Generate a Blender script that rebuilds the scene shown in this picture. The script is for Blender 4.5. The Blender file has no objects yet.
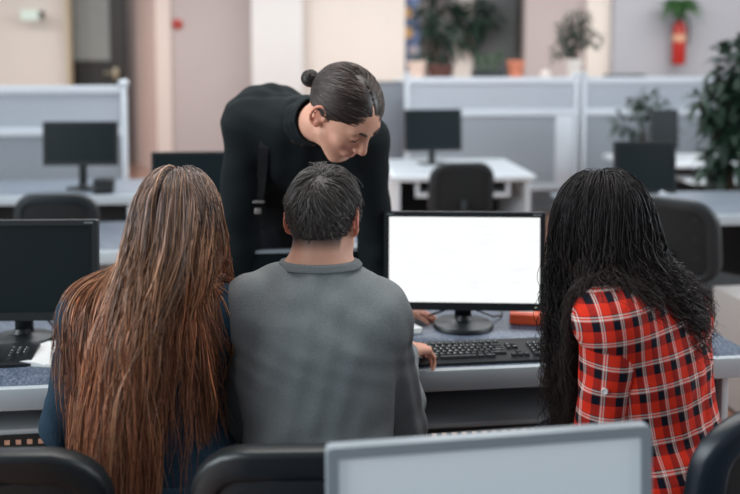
import bpy, bmesh, math, random
import numpy as np
from mathutils import Vector, Matrix

S = bpy.context.scene
COL = S.collection
PI = math.pi
rad = math.radians

# ------------------------------------------------------------------ camera
FPX, PITCH, PCY, CAMZ = 880.0, rad(4.5), 134.3, 1.625
cd = bpy.data.cameras.new('camera')
cam = bpy.data.objects.new('camera', cd)
COL.objects.link(cam)
cam.location = (0, 0, CAMZ)
cam.rotation_euler = (PI / 2 - PITCH, 0, 0)
cd.sensor_width = 36.0
cd.lens = FPX * 36.0 / 740.0
cd.shift_y = -(247.0 - PCY) / 740.0
cd.clip_start = 0.05
cd.dof.use_dof = True
cd.dof.focus_distance = 2.2
cd.dof.aperture_fstop = 1.7
S.camera = cam

# ------------------------------------------------------------------ light
w = bpy.data.worlds.new('world')
S.world = w
w.use_nodes = True
bg = w.node_tree.nodes['Background']
bg.inputs[0].default_value = (0.80, 0.91, 1.0, 1)
bg.inputs[1].default_value = 0.36


def area(name, loc, target, sx, sy, power, col):
    l = bpy.data.lights.new(name, 'AREA')
    l.shape = 'RECTANGLE'
    l.size, l.size_y, l.energy, l.color = sx, sy, power, col
    o = bpy.data.objects.new(name, l)
    COL.objects.link(o)
    o.location = loc
    o.rotation_euler = (Vector(target) - Vector(loc)).to_track_quat('-Z', 'Y').to_euler()
    return o


# daylight from the tall windows of the long side walls, and the ceiling lamps over the rows
area('window_daylight_west', (-6.0, 0.6, 2.7), (0.0, 2.6, 0.9), 6.0, 2.2, 420, (0.86, 0.95, 1.0))
area('window_daylight_east', (6.5, 3.5, 2.6), (0.5, 4.0, 0.8), 7.0, 2.2, 260, (0.88, 0.95, 1.0))
area('ceiling_lamps_front', (0.0, 2.6, 3.4), (0.0, 2.6, 0.0), 3.0, 1.2, 80, (1.0, 0.97, 0.93))
area('ceiling_lamps_middle', (0.0, 7.0, 3.4), (0.0, 7.0, 0.0), 6.0, 1.5, 170, (0.95, 0.98, 1.0))
area('ceiling_lamps_back', (0.0, 10.8, 3.4), (0.0, 11.4, 0.6), 16.0, 1.0, 330, (1.0, 0.97, 0.93))
S.view_settings.view_transform = 'Standard'
S.view_settings.look = 'None'
S.view_settings.gamma = 1.0
S.view_settings.use_curve_mapping = False
S.view_settings.exposure = 0.0

_F = Vector((0, math.cos(PITCH), -math.sin(PITCH)))
_U = Vector((0, math.sin(PITCH), math.cos(PITCH)))


def W(px, py, Y):
    """world point that stands at distance Y down the room and is seen at (px, py)"""
    d = Vector((1, 0, 0)) * ((px - 370) / FPX) + _U * ((PCY - py) / FPX) + _F
    return Vector((0, 0, CAMZ)) + d * (Y / d.y)


# ------------------------------------------------------------------ materials
def lin(c):
    c = c / 255.0
    return c / 12.92 if c <= 0.04045 else ((c + 0.055) / 1.055) ** 2.4


def rgb(h):
    return (lin(h[0]), lin(h[1]), lin(h[2]), 1.0)


MATS = {}


def mat(name, c, rough=0.6, metal=0.0, spec=0.5, var=0.0, vscale=20.0, bump=0.0, bscale=60.0, c2=None, coat=0.0, sss=0.0, attr=None, stretch=None):
    if name in MATS:
        return MATS[name]
    m = bpy.data.materials.new(name)
    m.use_nodes = True
    nt = m.node_tree
    N, L = nt.nodes, nt.links
    b = N['Principled BSDF']
    b.inputs['Base Color'].default_value = rgb(c)
    b.inputs['Roughness'].default_value = rough
    b.inputs['Metallic'].default_value = metal
    b.inputs['Specular IOR Level'].default_value = spec
    b.inputs['Coat Weight'].default_value = coat
    if sss:
        b.inputs['Subsurface Weight'].default_value = sss
        b.inputs['Subsurface Radius'].default_value = (0.012, 0.005, 0.003)
        b.inputs['Subsurface Scale'].default_value = 0.6
        b.inputs['Subsurface Weight'].default_value = 0.0 if sss < 0.05 else sss
    tc = N.new('ShaderNodeTexCoord')
    src = tc.outputs['Object']
    if stretch:
        mp = N.new('ShaderNodeMapping')
        mp.inputs['Scale'].default_value = stretch
        L.new(src, mp.inputs['Vector'])
        src = mp.outputs['Vector']
    base = None
    if attr:
        a = N.new('ShaderNodeAttribute')
        a.attribute_name = attr
        base = a.outputs['Color']
        L.new(base, b.inputs['Base Color'])
    if var or c2:
        n = N.new('ShaderNodeTexNoise')
        n.inputs['Scale'].default_value = vscale
        n.inputs['Detail'].default_value = 4
        L.new(src, n.inputs['Vector'])
        mx = N.new('ShaderNodeMix')
        mx.data_type = 'RGBA'
        if c2:
            mr = N.new('ShaderNodeMapRange')
            mr.inputs[1].default_value = 0.35
            mr.inputs[2].default_value = 0.65
            L.new(n.outputs['Fac'], mr.inputs[0])
            L.new(mr.outputs[0], mx.inputs[0])
            mx.inputs[6].default_value = rgb(c)
            mx.inputs[7].default_value = rgb(c2)
        else:
            mx.blend_type = 'MULTIPLY'
            mx.inputs[0].default_value = var
            if base:
                L.new(base, mx.inputs[6])
            else:
                mx.inputs[6].default_value = rgb(c)
            L.new(n.outputs['Fac'], mx.inputs[7])
            mr = N.new('ShaderNodeMapRange')
            mr.inputs[1].default_value = 0.3
            mr.inputs[2].default_value = 0.7
            mr.inputs[3].default_value = 0.35
            mr.inputs[4].default_value = 1.0
            L.new(n.outputs['Fac'], mr.inputs[0])
            L.new(mr.outputs[0], mx.inputs[7])
        L.new(mx.outputs[2], b.inputs['Base Color'])
    if bump:
        n2 = N.new('ShaderNodeTexNoise')
        n2.inputs['Scale'].default_value = bscale
        n2.inputs['Detail'].default_value = 3
        L.new(src, n2.inputs['Vector'])
        bp = N.new('ShaderNodeBump')
        bp.inputs['Strength'].default_value = bump
        bp.inputs['Distance'].default_value = 0.01
        L.new(n2.outputs['Fac'], bp.inputs['Height'])
        L.new(bp.outputs['Normal'], b.inputs['Normal'])
    MATS[name] = m
    return m


def emit(name, c, strength):
    m = bpy.data.materials.new(name)
    m.use_nodes = True
    nt = m.node_tree
    b = nt.nodes['Principled BSDF']
    b.inputs['Base Color'].default_value = (0.02, 0.02, 0.02, 1)
    b.inputs['Emission Color'].default_value = rgb(c)
    b.inputs['Emission Strength'].default_value = strength
    b.inputs['Roughness'].default_value = 0.6
    return m


def speckle_mat(name, c, c2, c3, scale):
    m = bpy.data.materials.new(name)
    m.use_nodes = True
    nt = m.node_tree
    N, L = nt.nodes, nt.links
    b = N['Principled BSDF']
    b.inputs['Roughness'].default_value = 0.42
    tc = N.new('ShaderNodeTexCoord')
    v = N.new('ShaderNodeTexNoise')
    v.inputs['Scale'].default_value = scale
    v.inputs['Detail'].default_value = 2
    L.new(tc.outputs['Object'], v.inputs['Vector'])
    r = N.new('ShaderNodeValToRGB')
    e = r.color_ramp.elements
    e[0].position, e[0].color = 0.36, rgb(c2)
    e[1].position, e[1].color = 0.66, rgb(c3)
    k = e.new(0.5)
    k.color = rgb(c)
    L.new(v.outputs['Fac'], r.inputs['Fac'])
    L.new(r.outputs['Color'], b.inputs['Base Color'])
    return m


def plank_mat(name, c, c2):
    m = bpy.data.materials.new(name)
    m.use_nodes = True
    nt = m.node_tree
    N, L = nt.nodes, nt.links
    b = N['Principled BSDF']
    b.inputs['Roughness'].default_value = 0.22
    b.inputs['Coat Weight'].default_value = 0.5
    b.inputs['Coat Roughness'].default_value = 0.15
    tc = N.new('ShaderNodeTexCoord')
    br = N.new('ShaderNodeTexBrick')
    br.inputs['Scale'].default_value = 1.0
    br.inputs['Brick Width'].default_value = 1.2
    br.inputs['Row Height'].default_value = 0.19
    br.inputs['Mortar Size'].default_value = 0.002
    br.inputs['Color1'].default_value = rgb(c)
    br.inputs['Color2'].default_value = rgb(c2)
    br.inputs['Mortar'].default_value = rgb((70, 45, 35))
    L.new(tc.outputs['Object'], br.inputs['Vector'])
    mp = N.new('ShaderNodeMapping')
    mp.inputs['Scale'].default_value = (2, 30, 1)
    L.new(tc.outputs['Object'], mp.inputs['Vector'])
    n = N.new('ShaderNodeTexNoise')
    n.inputs['Scale'].default_value = 2.0
    n.inputs['Detail'].default_value = 5
    L.new(mp.outputs['Vector'], n.inputs['Vector'])
    mx = N.new('ShaderNodeMix')
    mx.data_type = 'RGBA'
    mx.blend_type = 'MULTIPLY'
    mx.inputs[0].default_value = 0.35
    L.new(br.outputs['Color'], mx.inputs[6])
    L.new(n.outputs['Fac'], mx.inputs[7])
    L.new(mx.outputs[2], b.inputs['Base Color'])
    return m


def ribbed_mat(name, c, pitch_n):
    """translucent-looking ribbed plastic sheet: fine horizontal ribs"""
    m = bpy.data.materials.new(name)
    m.use_nodes = True
    nt = m.node_tree
    N, L = nt.nodes, nt.links
    b = N['Principled BSDF']
    b.inputs['Base Color'].default_value = rgb(c)
    b.inputs['Roughness'].default_value = 0.35
    tc = N.new('ShaderNodeTexCoord')
    wv = N.new('ShaderNodeTexWave')
    wv.bands_direction = 'Z'
    wv.inputs['Scale'].default_value = pitch_n
    L.new(tc.outputs['Object'], wv.inputs['Vector'])
    bp = N.new('ShaderNodeBump')
    bp.inputs['Strength'].default_value = 0.5
    bp.inputs['Distance'].default_value = 0.01
    L.new(wv.outputs['Fac'], bp.inputs['Height'])
    L.new(bp.outputs['Normal'], b.inputs['Normal'])
    return m


def plaid_mat(name):
    m = bpy.data.materials.new(name)
    m.use_nodes = True
    nt = m.node_tree
    N, L = nt.nodes, nt.links
    b = N['Principled BSDF']
    b.inputs['Roughness'].default_value = 0.85
    b.inputs['Specular IOR Level'].default_value = 0.2
    a = N.new('ShaderNodeAttribute')
    a.attribute_name = 'weave'
    sp = N.new('ShaderNodeSeparateXYZ')
    L.new(a.outputs['Vector'], sp.inputs[0])
    RED, NAVY, WHITE, DRED = (222, 50, 28), (12, 17, 30), (226, 216, 208), (140, 30, 26)
    seq = [(0.0, RED), (0.32, NAVY), (0.65, DRED), (0.69, WHITE), (0.765, RED), (0.81, WHITE), (0.865, DRED), (0.91, RED)]
    cols = []
    for k in (0, 1):
        mu = N.new('ShaderNodeMath')
        mu.operation = 'MULTIPLY'
        mu.inputs[1].default_value = 1 / 0.060
        L.new(sp.outputs[k], mu.inputs[0])
        fr = N.new('ShaderNodeMath')
        fr.operation = 'FRACT'
        L.new(mu.outputs[0], fr.inputs[0])
        r = N.new('ShaderNodeValToRGB')
        r.color_ramp.interpolation = 'CONSTANT'
        e = r.color_ramp.elements
        e[0].position, e[0].color = seq[0][0], rgb(seq[0][1])
        e[1].position, e[1].color = seq[1][0], rgb(seq[1][1])
        for p, c in seq[2:]:
            q = e.new(p)
            q.color = rgb(c)
        L.new(fr.outputs[0], r.inputs['Fac'])
        cols.append(r.outputs['Color'])
    mx = N.new('ShaderNodeMix')
    mx.data_type = 'RGBA'
    mx.inputs[0].default_value = 0.5
    L.new(cols[0], mx.inputs[6])
    L.new(cols[1], mx.inputs[7])
    L.new(mx.outputs[2], b.inputs['Base Color'])
    tc = N.new('ShaderNodeTexCoord')
    n2 = N.new('ShaderNodeTexNoise')
    n2.inputs['Scale'].default_value = 16
    n2.inputs['Detail'].default_value = 3
    L.new(tc.outputs['Object'], n2.inputs['Vector'])
    bp = N.new('ShaderNodeBump')
    bp.inputs['Strength'].default_value = 0.35
    bp.inputs['Distance'].default_value = 0.02
    L.new(n2.outputs['Fac'], bp.inputs['Height'])
    L.new(bp.outputs['Normal'], b.inputs['Normal'])
    return m


M_black = mat('black_plastic', (20, 25, 28), 0.4, bump=0.05, bscale=300)
M_black2 = mat('soft_black_plastic', (28, 33, 36), 0.5, bump=0.08, bscale=200)
M_screen = mat('dark_screen', (14, 25, 29), 0.36, spec=0.25)
M_greyscreen = mat('pale_screen', (236, 240, 242), 0.45, spec=0.5)  # pale base colour stands in for window light reflected in the screen
_e = M_greyscreen.node_tree.nodes['Principled BSDF']
_e.inputs['Emission Color'].default_value = rgb((190, 204, 212))
_e.inputs['Emission Strength'].default_value = 0.14  # faint glow added to brighten the screen
M_silver = mat('silver_plastic', (150, 158, 164), 0.4, metal=0.0, bump=0.03, bscale=300)
M_white = mat('white_laminate', (212, 216, 220), 0.45, var=0.08, vscale=6)
M_edge = mat('pale_grey_edge', (178, 186, 192), 0.4, var=0.08, vscale=8)
M_tray = mat('grey_metal', (206, 210, 213), 0.4, metal=0.0, var=0.08, vscale=5)
M_dark = mat('dark_board', (44, 50, 54), 0.6)
M_blue = speckle_mat('blue_speckled_laminate', (78, 89, 108), (50, 60, 78), (118, 128, 144), 190)
M_fabric = mat('chair_mesh', (24, 26, 27), 0.9, bump=0.5, bscale=500)
M_navy = mat('chair_navy_plastic', (17, 27, 36), 0.35, bump=0.05, bscale=250)
M_brown = mat('chair_brown_fabric', (52, 45, 42), 0.9, bump=0.4, bscale=500)
M_metal = mat('chrome', (150, 152, 154), 0.25, metal=1.0)
M_panel = ribbed_mat('ribbed_sheet', (170, 176, 185), 26)
M_panel2 = ribbed_mat('ribbed_grey_sheet', (142, 148, 156), 26)
M_rail = mat('white_rail', (192, 197, 204), 0.4)
M_leaf = mat('dark_leaf', (30, 56, 42), 0.5, var=0.5, vscale=30)
M_leaf2 = mat('green_leaf', (58, 100, 52), 0.5, var=0.5, vscale=30)
M_stem = mat('brown_stem', (70, 58, 44), 0.8, var=0.4)


# ------------------------------------------------------------------ mesh helpers
def tag(o, label=None, cat=None, group=None, kind=None):
    if label:
        o['label'] = label
    if cat:
        o['category'] = cat
    if group:
        o['group'] = group
    if kind:
        o['kind'] = kind
    return o


def thing(name, label, cat, loc=(0, 0, 0), rz=0.0, group=None):
    o = bpy.data.objects.new(name, None)
    COL.objects.link(o)
    o.location = loc
    o.rotation_euler = (0, 0, rz)
    o.empty_display_size = 0.1
    return tag(o, label, cat, group)


def obj(name, bm, m, parent=None, smooth=True, angle=40):
    me = bpy.data.meshes.new(name)
    bmesh.ops.recalc_face_normals(bm, faces=bm.faces[:])
    if smooth:
        for f in bm.faces:
            f.smooth = True
        for e in bm.edges:
            if len(e.link_faces) == 2 and e.calc_face_angle(0) > rad(angle):
                e.smooth = False
    bm.to_mesh(me)
    bm.free()
    o = bpy.data.objects.new(name, me)
    COL.objects.link(o)
    for q in (m if isinstance(m, (list, tuple)) else [m]):
        me.materials.append(q)
    if parent:
        o.parent = parent
    return o


def npobj(name, V, Fc, m, parent=None, color=None, vec=None):
    """mesh object from numpy arrays"""
    V = np.asarray(V, dtype=np.float32)
    Fc = np.asarray(Fc, dtype=np.int32)
    me = bpy.data.meshes.new(name)
    n = Fc.shape[1]
    me.vertices.add(len(V))
    me.vertices.foreach_set('co', V.ravel())
    me.loops.add(Fc.size)
    me.loops.foreach_set('vertex_index', Fc.ravel())
    me.polygons.add(len(Fc))
    me.polygons.foreach_set('loop_start', np.arange(0, Fc.size, n, dtype=np.int32))
    me.polygons.foreach_set('use_smooth', np.ones(len(Fc), dtype=bool))
    me.update(calc_edges=True)
    me.validate()
    if color is not None:
        a = me.attributes.new('tint', 'FLOAT_COLOR', 'POINT')
        c = np.ones((len(V), 4), dtype=np.float32)
        c[:, :3] = color
        a.data.foreach_set('color', c.ravel())
    if vec is not None:
        a = me.attributes.new('weave', 'FLOAT_VECTOR', 'POINT')
        a.data.foreach_set('vector', np.asarray(vec, dtype=np.float32).ravel())
    o = bpy.data.objects.new(name, me)
    COL.objects.link(o)
    me.materials.append(m)
    if parent:
        o.parent = parent
    return o


def BM():
    return bmesh.new()


def merge(bm, tmp, M=None):
    if M is not None:
        bmesh.ops.transform(tmp, matrix=M, verts=tmp.verts[:])
    me = bpy.data.meshes.new('tmp')
    tmp.to_mesh(me)
    tmp.free()
    bm.from_mesh(me)
    bpy.data.meshes.remove(me)


def box(bm, x0, x1, y0, y1, z0, z1, bev=0.0, seg=2, M=None):
    t = bmesh.new()
    bmesh.ops.create_cube(t, size=1.0)
    for v in t.verts:
        v.co = Vector(((x0 + x1) / 2 + v.co.x * (x1 - x0), (y0 + y1) / 2 + v.co.y * (y1 - y0), (z0 + z1) / 2 + v.co.z * (z1 - z0)))
    if bev:
        bmesh.ops.bevel(t, geom=t.edges[:], offset=bev, segments=seg, profile=0.5, affect='EDGES')
    merge(bm, t, M)


def plate(bm, pts, y0, y1, bev=0.0, M=None):
    """outline in the x-z plane, extruded from y0 to y1"""
    t = bmesh.new()
    a = [t.verts.new((p[0], y0, p[1])) for p in pts]
    b = [t.verts.new((p[0], y1, p[1])) for p in pts]
    t.faces.new(a)
    t.faces.new(b[::-1])
    n = len(pts)
    for i in range(n):
        t.faces.new((a[i], b[i], b[(i + 1) % n], a[(i + 1) % n]))
    bmesh.ops.recalc_face_normals(t, faces=t.faces[:])
    if bev:
        es = [e for e in t.edges if abs(e.verts[0].co.y - e.verts[1].co.y) < 1e-7]
        bmesh.ops.bevel(t, geom=es, offset=bev, segments=2, profile=0.5, affect='EDGES')
    merge(bm, t, M)


def rrect(cx, cz, w, h, r, n=6):
    out = []
    for (sx, sz, a0) in ((1, 1, 0), (-1, 1, 90), (-1, -1, 180), (1, -1, 270)):
        for i in range(n + 1):
            a = rad(a0 + 90 * i / n)
            out.append((cx + sx * (w / 2 - r) + r * math.cos(a), cz + sz * (h / 2 - r) + r * math.sin(a)))
    return out


def ring(bm, outer, inner, y0, y1, M=None):
    """flat ring between two outlines with the same number of points"""
    t = bmesh.new()
    L = []
    for pts, y in ((outer, y0), (outer, y1), (inner, y1), (inner, y0)):
        L.append([t.verts.new((p[0], y, p[1])) for p in pts])
    n = len(outer)
    for k in range(4):
        A, B = L[k], L[(k + 1) % 4]
        for i in range(n):
            t.faces.new((A[i], A[(i + 1) % n], B[(i + 1) % n], B[i]))
    merge(bm, t, M)


def lathe(bm, prof, c=(0, 0, 0), seg=24, M=None):
    t = bmesh.new()
    rows = []
    for r, z in prof:
        rows.append([t.verts.new((c[0] + r * math.cos(2 * PI * i / seg), c[1] + r * math.sin(2 * PI * i / seg), c[2] + z)) for i in range(seg)])
    for k in range(len(rows) - 1):
        for i in range(seg):
            t.faces.new((rows[k][i], rows[k][(i + 1) % seg], rows[k + 1][(i + 1) % seg], rows[k + 1][i]))
    if prof[0][0] > 1e-5:
        t.faces.new(rows[0][::-1])
    if prof[-1][0] > 1e-5:
        t.faces.new(rows[-1])
    bmesh.ops.remove_doubles(t, verts=t.verts[:], dist=1e-6)
    merge(bm, t, M)


def tube(bm, pts, r, seg=8):
    pts = [Vector(p) for p in pts]
    rs = r if isinstance(r, (list, tuple)) else [r] * len(pts)
    t = bmesh.new()
    rows = []
    up = Vector((0.13, 0.21, 0.97))
    for i, p in enumerate(pts):
        d = (pts[min(i + 1, len(pts) - 1)] - pts[max(i - 1, 0)]).normalized()
        if abs(d.dot(up)) > 0.97:
            up = Vector((1, 0.1, 0.05))
        a = d.cross(up).normalized()
        b = d.cross(a).normalized()
        rows.append([t.verts.new(p + (a * math.cos(2 * PI * k / seg) + b * math.sin(2 * PI * k / seg)) * rs[i]) for k in range(seg)])
    for k in range(len(rows) - 1):
        for i in range(seg):
            t.faces.new((rows[k][i], rows[k][(i + 1) % seg], rows[k + 1][(i + 1) % seg], rows[k + 1][i]))
    t.faces.new(rows[0][::-1])
    t.faces.new(rows[-1])
    merge(bm, t)


def copy_tree(o, parent=None):
    c = o.copy()
    COL.objects.link(c)
    if parent:
        c.parent = parent
    for ch in list(o.children):
        copy_tree(ch, c)
    return c

# ------------------------------------------------------------------ the room
YAW = rad(7)
M_beige = mat('beige_paint', (218, 208, 200), 0.85, var=0.06, vscale=1.5)
M_pink = mat('pink_paint', (224, 196, 186), 0.85, var=0.06, vscale=1.5)
M_greypink = mat('grey_pink_paint', (176, 163, 161), 0.85, var=0.06, vscale=1.5)
M_column = mat('white_paint', (206, 203, 202), 0.85, var=0.05, vscale=1.5)
M_bluegrey = mat('blue_grey_paint', (164, 165, 172), 0.85, var=0.05, vscale=1.5)
M_doorgrey = mat('grey_door_panel', (150, 152, 148), 0.5, var=0.1, vscale=3)
M_darkframe = mat('dark_door_frame', (44, 40, 36), 0.5)
M_floor = plank_mat('laminate_floor', (184, 136, 112), (170, 122, 100))


def struct(name, bm, m):
    o = obj(name, bm, m, smooth=False)
    o['kind'] = 'structure'
    return o


b = BM()
box(b, -9, 9, -2.0, 17, -0.1, 0.0)
struct('floor', b, M_floor)


def wallseg(name, px0, Y0, px1, Y1, m, th=0.2, h=3.3):
    """a wall between two plan points, thickness away from the camera"""
    x0, x1 = W(px0, 60, Y0).x, W(px1, 60, Y1).x
    a, c = Vector((x0, Y0)), Vector((x1, Y1))
    d = (c - a).normalized()
    n = Vector((-d.y, d.x)) * th
    if n.y < 0:
        n = -n
    b = BM()
    q = [a, c, c + n, a + n]
    lo = [b.verts.new((p.x, p.y, 0)) for p in q]
    hi = [b.verts.new((p.x, p.y, h)) for p in q]
    b.faces.new(lo)
    b.faces.new(hi[::-1])
    for i in range(4):
        b.faces.new((lo[i], lo[(i + 1) % 4], hi[(i + 1) % 4], hi[i]))
    return struct(name, b, m)


wallseg('wall_west', -140, 13.6, 66.5, 13.9, M_beige)
wallseg('wall_side', 128, 15.2, 156, 13.1, M_pink, 0.25)
wallseg('wall_corner', 156.4, 13.08, 171, 13.10, mat('rose_beige_paint', (206, 190, 182), 0.85))
wallseg('wall_middle', 171.3, 13.15, 253, 13.15, M_greypink)
wallseg('wall_column', 252, 12.7, 303, 12.75, M_column, 0.5)
wallseg('wall_back', 303.5, 13.0, 405, 13.05, M_beige)
wallseg('wall_recess', 400, 14.3, 545, 14.3, M_greypink)
wallseg('wall_pier', 454, 13.7, 473, 13.72, M_beige)
wallseg('wall_north', 525, 13.0, 586, 13.0, M_greypink, 0.3)
wallseg('wall_strip', 586.5, 12.9, 613, 12.9, M_beige, 0.3)
wallseg('wall_east', 613.5, 12.75, 930, 13.0, M_bluegrey)
wallseg('wall_passage', 60, 17.0, 135, 17.0, M_greypink)

# the doorway on the left: grey leaf with a glazed upper panel, dark frame
d = bpy.data.objects.new('door_1', None)
COL.objects.link(d)
d['kind'] = 'structure'
xa, xb = W(67, 60, 14.4).x, W(126, 60, 14.4).x
d.location = ((xa + xb) / 2, 14.4, 0)
hw = (xb - xa) / 2
b = BM()
box(b, -hw, -hw + 0.06, -0.06, 0.06, 0, 3.2)
box(b, hw - 0.24, hw, -0.06, 0.06, 0, 3.2)
obj('frame', b, M_darkframe, d)
b = BM()
box(b, -hw + 0.06, hw - 0.24, -0.02, 0.02, 0, 1.62)
obj('lower_panel', b, mat('dark_door_panel', (44, 43, 40), 0.5), d)
b = BM()
box(b, -hw + 0.06, hw - 0.24, -0.02, 0.02, 1.68, 3.2)
obj('upper_panel', b, M_doorgrey, d)
b = BM()
box(b, -hw + 0.06, hw - 0.24, -0.04, 0.04, 1.60, 1.70)
obj('middle_rail', b, M_darkframe, d)
b = BM()
box(b, hw - 0.19, hw - 0.10, -0.12, -0.06, 1.40, 1.58, 0.02)
tube(b, [(hw - 0.14, -0.13, 1.5), (hw - 0.32, -0.14, 1.5)], 0.018)
obj('handle', b, mat('pale_brass', (176, 164, 140), 0.35, metal=0.5), d)
# the grey door in the recess
d = bpy.data.objects.new('door_2', None)
COL.objects.link(d)
d['kind'] = 'structure'
xa, xb = W(474, 60, 13.9).x, W(524, 60, 13.9).x
d.location = ((xa + xb) / 2, 13.9, 0)
hw = (xb - xa) / 2
b = BM()
box(b, -hw, hw - 0.14, -0.03, 0.03, 0, 3.2)
obj('leaf_panel', b, mat('slate_door', (94, 98, 98), 0.5), d)
b = BM()
box(b, hw - 0.14, hw, -0.06, 0.06, 0, 3.2)
obj('frame', b, mat('brown_grey_frame', (66, 62, 60), 0.5), d)
# yellow door edge strip beside the beige wall
b = BM()
x = W(67.5, 60, 13.7).x
box(b, x - 0.012, x + 0.012, 13.70, 13.9, 0, 3.2)
struct('trim_1', b, mat('yellow_trim', (212, 198, 170), 0.6))

# ------------------------------------------------------------------ low screens


def screen_unit(label, px0, px1, Y, ztop, zrail, cols, zlow, group, yaw=YAW, skip=None):
    """a free standing office screen: posts, three rails, ribbed sheets"""
    x0, x1 = W(px0, 80, Y).x, W(px1, 80, Y).x
    L_ = (x1 - x0) / math.cos(yaw)
    t = thing('office_partition', label, 'partition', (x0, Y, 0), yaw, group)
    xs = [L_ * c for c in cols]
    for x in xs:
        b = BM()
        box(b, x - 0.022, x + 0.022, -0.03, 0.03, 0, ztop, 0.006)
        lathe(b, [(0.0, 0.0), (0.04, 0.005), (0.045, 0.03), (0.03, 0.05), (0, 0.055)], (x, 0, ztop - 0.005), 12)
        obj('post', b, M_rail, t)
    for z in (ztop - 0.035, zrail, zlow + 0.03):
        b = BM()
        box(b, 0, L_, -0.025, 0.025, z - 0.035, z + 0.035, 0.006)
        obj('rail', b, M_rail, t)
    for i in range(len(xs) - 1):
        b = BM()
        box(b, xs[i] + 0.03, xs[i + 1] - 0.03, -0.008, 0.008, zrail + 0.035, ztop - 0.07)
        obj('upper_sheet', b, M_panel, t)
        b = BM()
        m = M_panel2
        if skip and i in skip:
            m = M_rail
        box(b, xs[i] + 0.03, xs[i + 1] - 0.03, -0.008, 0.008, zlow + 0.06, zrail - 0.035)
        obj('lower_sheet', b, m, t)
    return t


screen_unit('blue-grey ribbed partition with white rails in front of the beige wall and the doorway', -60, 120, 7.0, 1.46, 1.085, [0.0, 0.985], 0.35, None)
screen_ = screen_unit('long ribbed partition with white rails carrying the row of potted plants', 407, 582, 9.0, 1.50, 1.13, [0, 0.995], 0.32, None)
b = BM()
box(b, (W(582, 80, 9.0).x - W(407, 80, 9.0).x) * 0.88, (W(582, 80, 9.0).x - W(407, 80, 9.0).x) * 0.985, -0.022, 0.012, 0.38, 1.10, 0.004)
obj('white_infill', b, M_rail, screen_)
screen_unit('ribbed white-railed partition below the fire extinguisher', 584, 737, 9.26, 1.50, 1.13, [0.0, 0.99], 0.32, None)
# plain grey screen
x0, x1 = W(374, 80, 9.3).x, W(404, 80, 9.3).x
t = thing('grey_partition', 'plain grey partition panel beside the beige wall, behind the standing person', 'partition', (x0, 9.3, 0), YAW)
b = BM()
box(b, 0, x1 - x0, -0.02, 0.02, 0.25, 1.42, 0.005)
obj('panel', b, mat('slate_panel', (124, 128, 136), 0.6, var=0.06), t)
b = BM()
box(b, 0, x1 - x0, -0.03, 0.03, 1.42, 1.455, 0.005)
obj('top_rail', b, mat('slate_rail', (112, 116, 122), 0.5), t)
b = BM()
box(b, 0, x1 - x0, -0.022, 0.022, 1.0, 1.015)
box(b, 0, 0.03, -0.03, 0.03, 0, 0.25)
box(b, x1 - x0 - 0.03, x1 - x0, -0.03, 0.03, 0, 0.25)
obj('foot_frame', b, mat('slate_rail', (112, 116, 122), 0.5), t)

# long low cabinet behind the screens, its top carries the plants
x0, x1 = W(398, 80, 9.75).x, W(760, 80, 9.75).x
t = thing('low_cabinet', 'long white low cabinet behind the partition, plants on top', 'cabinet', (x0, 9.75, 0), YAW)
b = BM()
box(b, 0, x1 - x0, -0.2, 0.2, 0.0, 1.44)
obj('carcass', b, M_edge, t)
b = BM()
box(b, -0.02, x1 - x0 + 0.02, -0.22, 0.22, 1.44, 1.47, 0.004)
obj('worktop', b, M_white, t)
CAB = (x0, 9.75)


def cabpt(px):
    """the middle of the cabinet top seen at column px"""
    k = (px - 370) / FPX
    tq = math.tan(YAW)
    Y = (CAB[1] - CAB[0] * tq) / (1 - k * tq)
    return (k * Y, Y, 1.47)


# ------------------------------------------------------------------ desks


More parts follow.
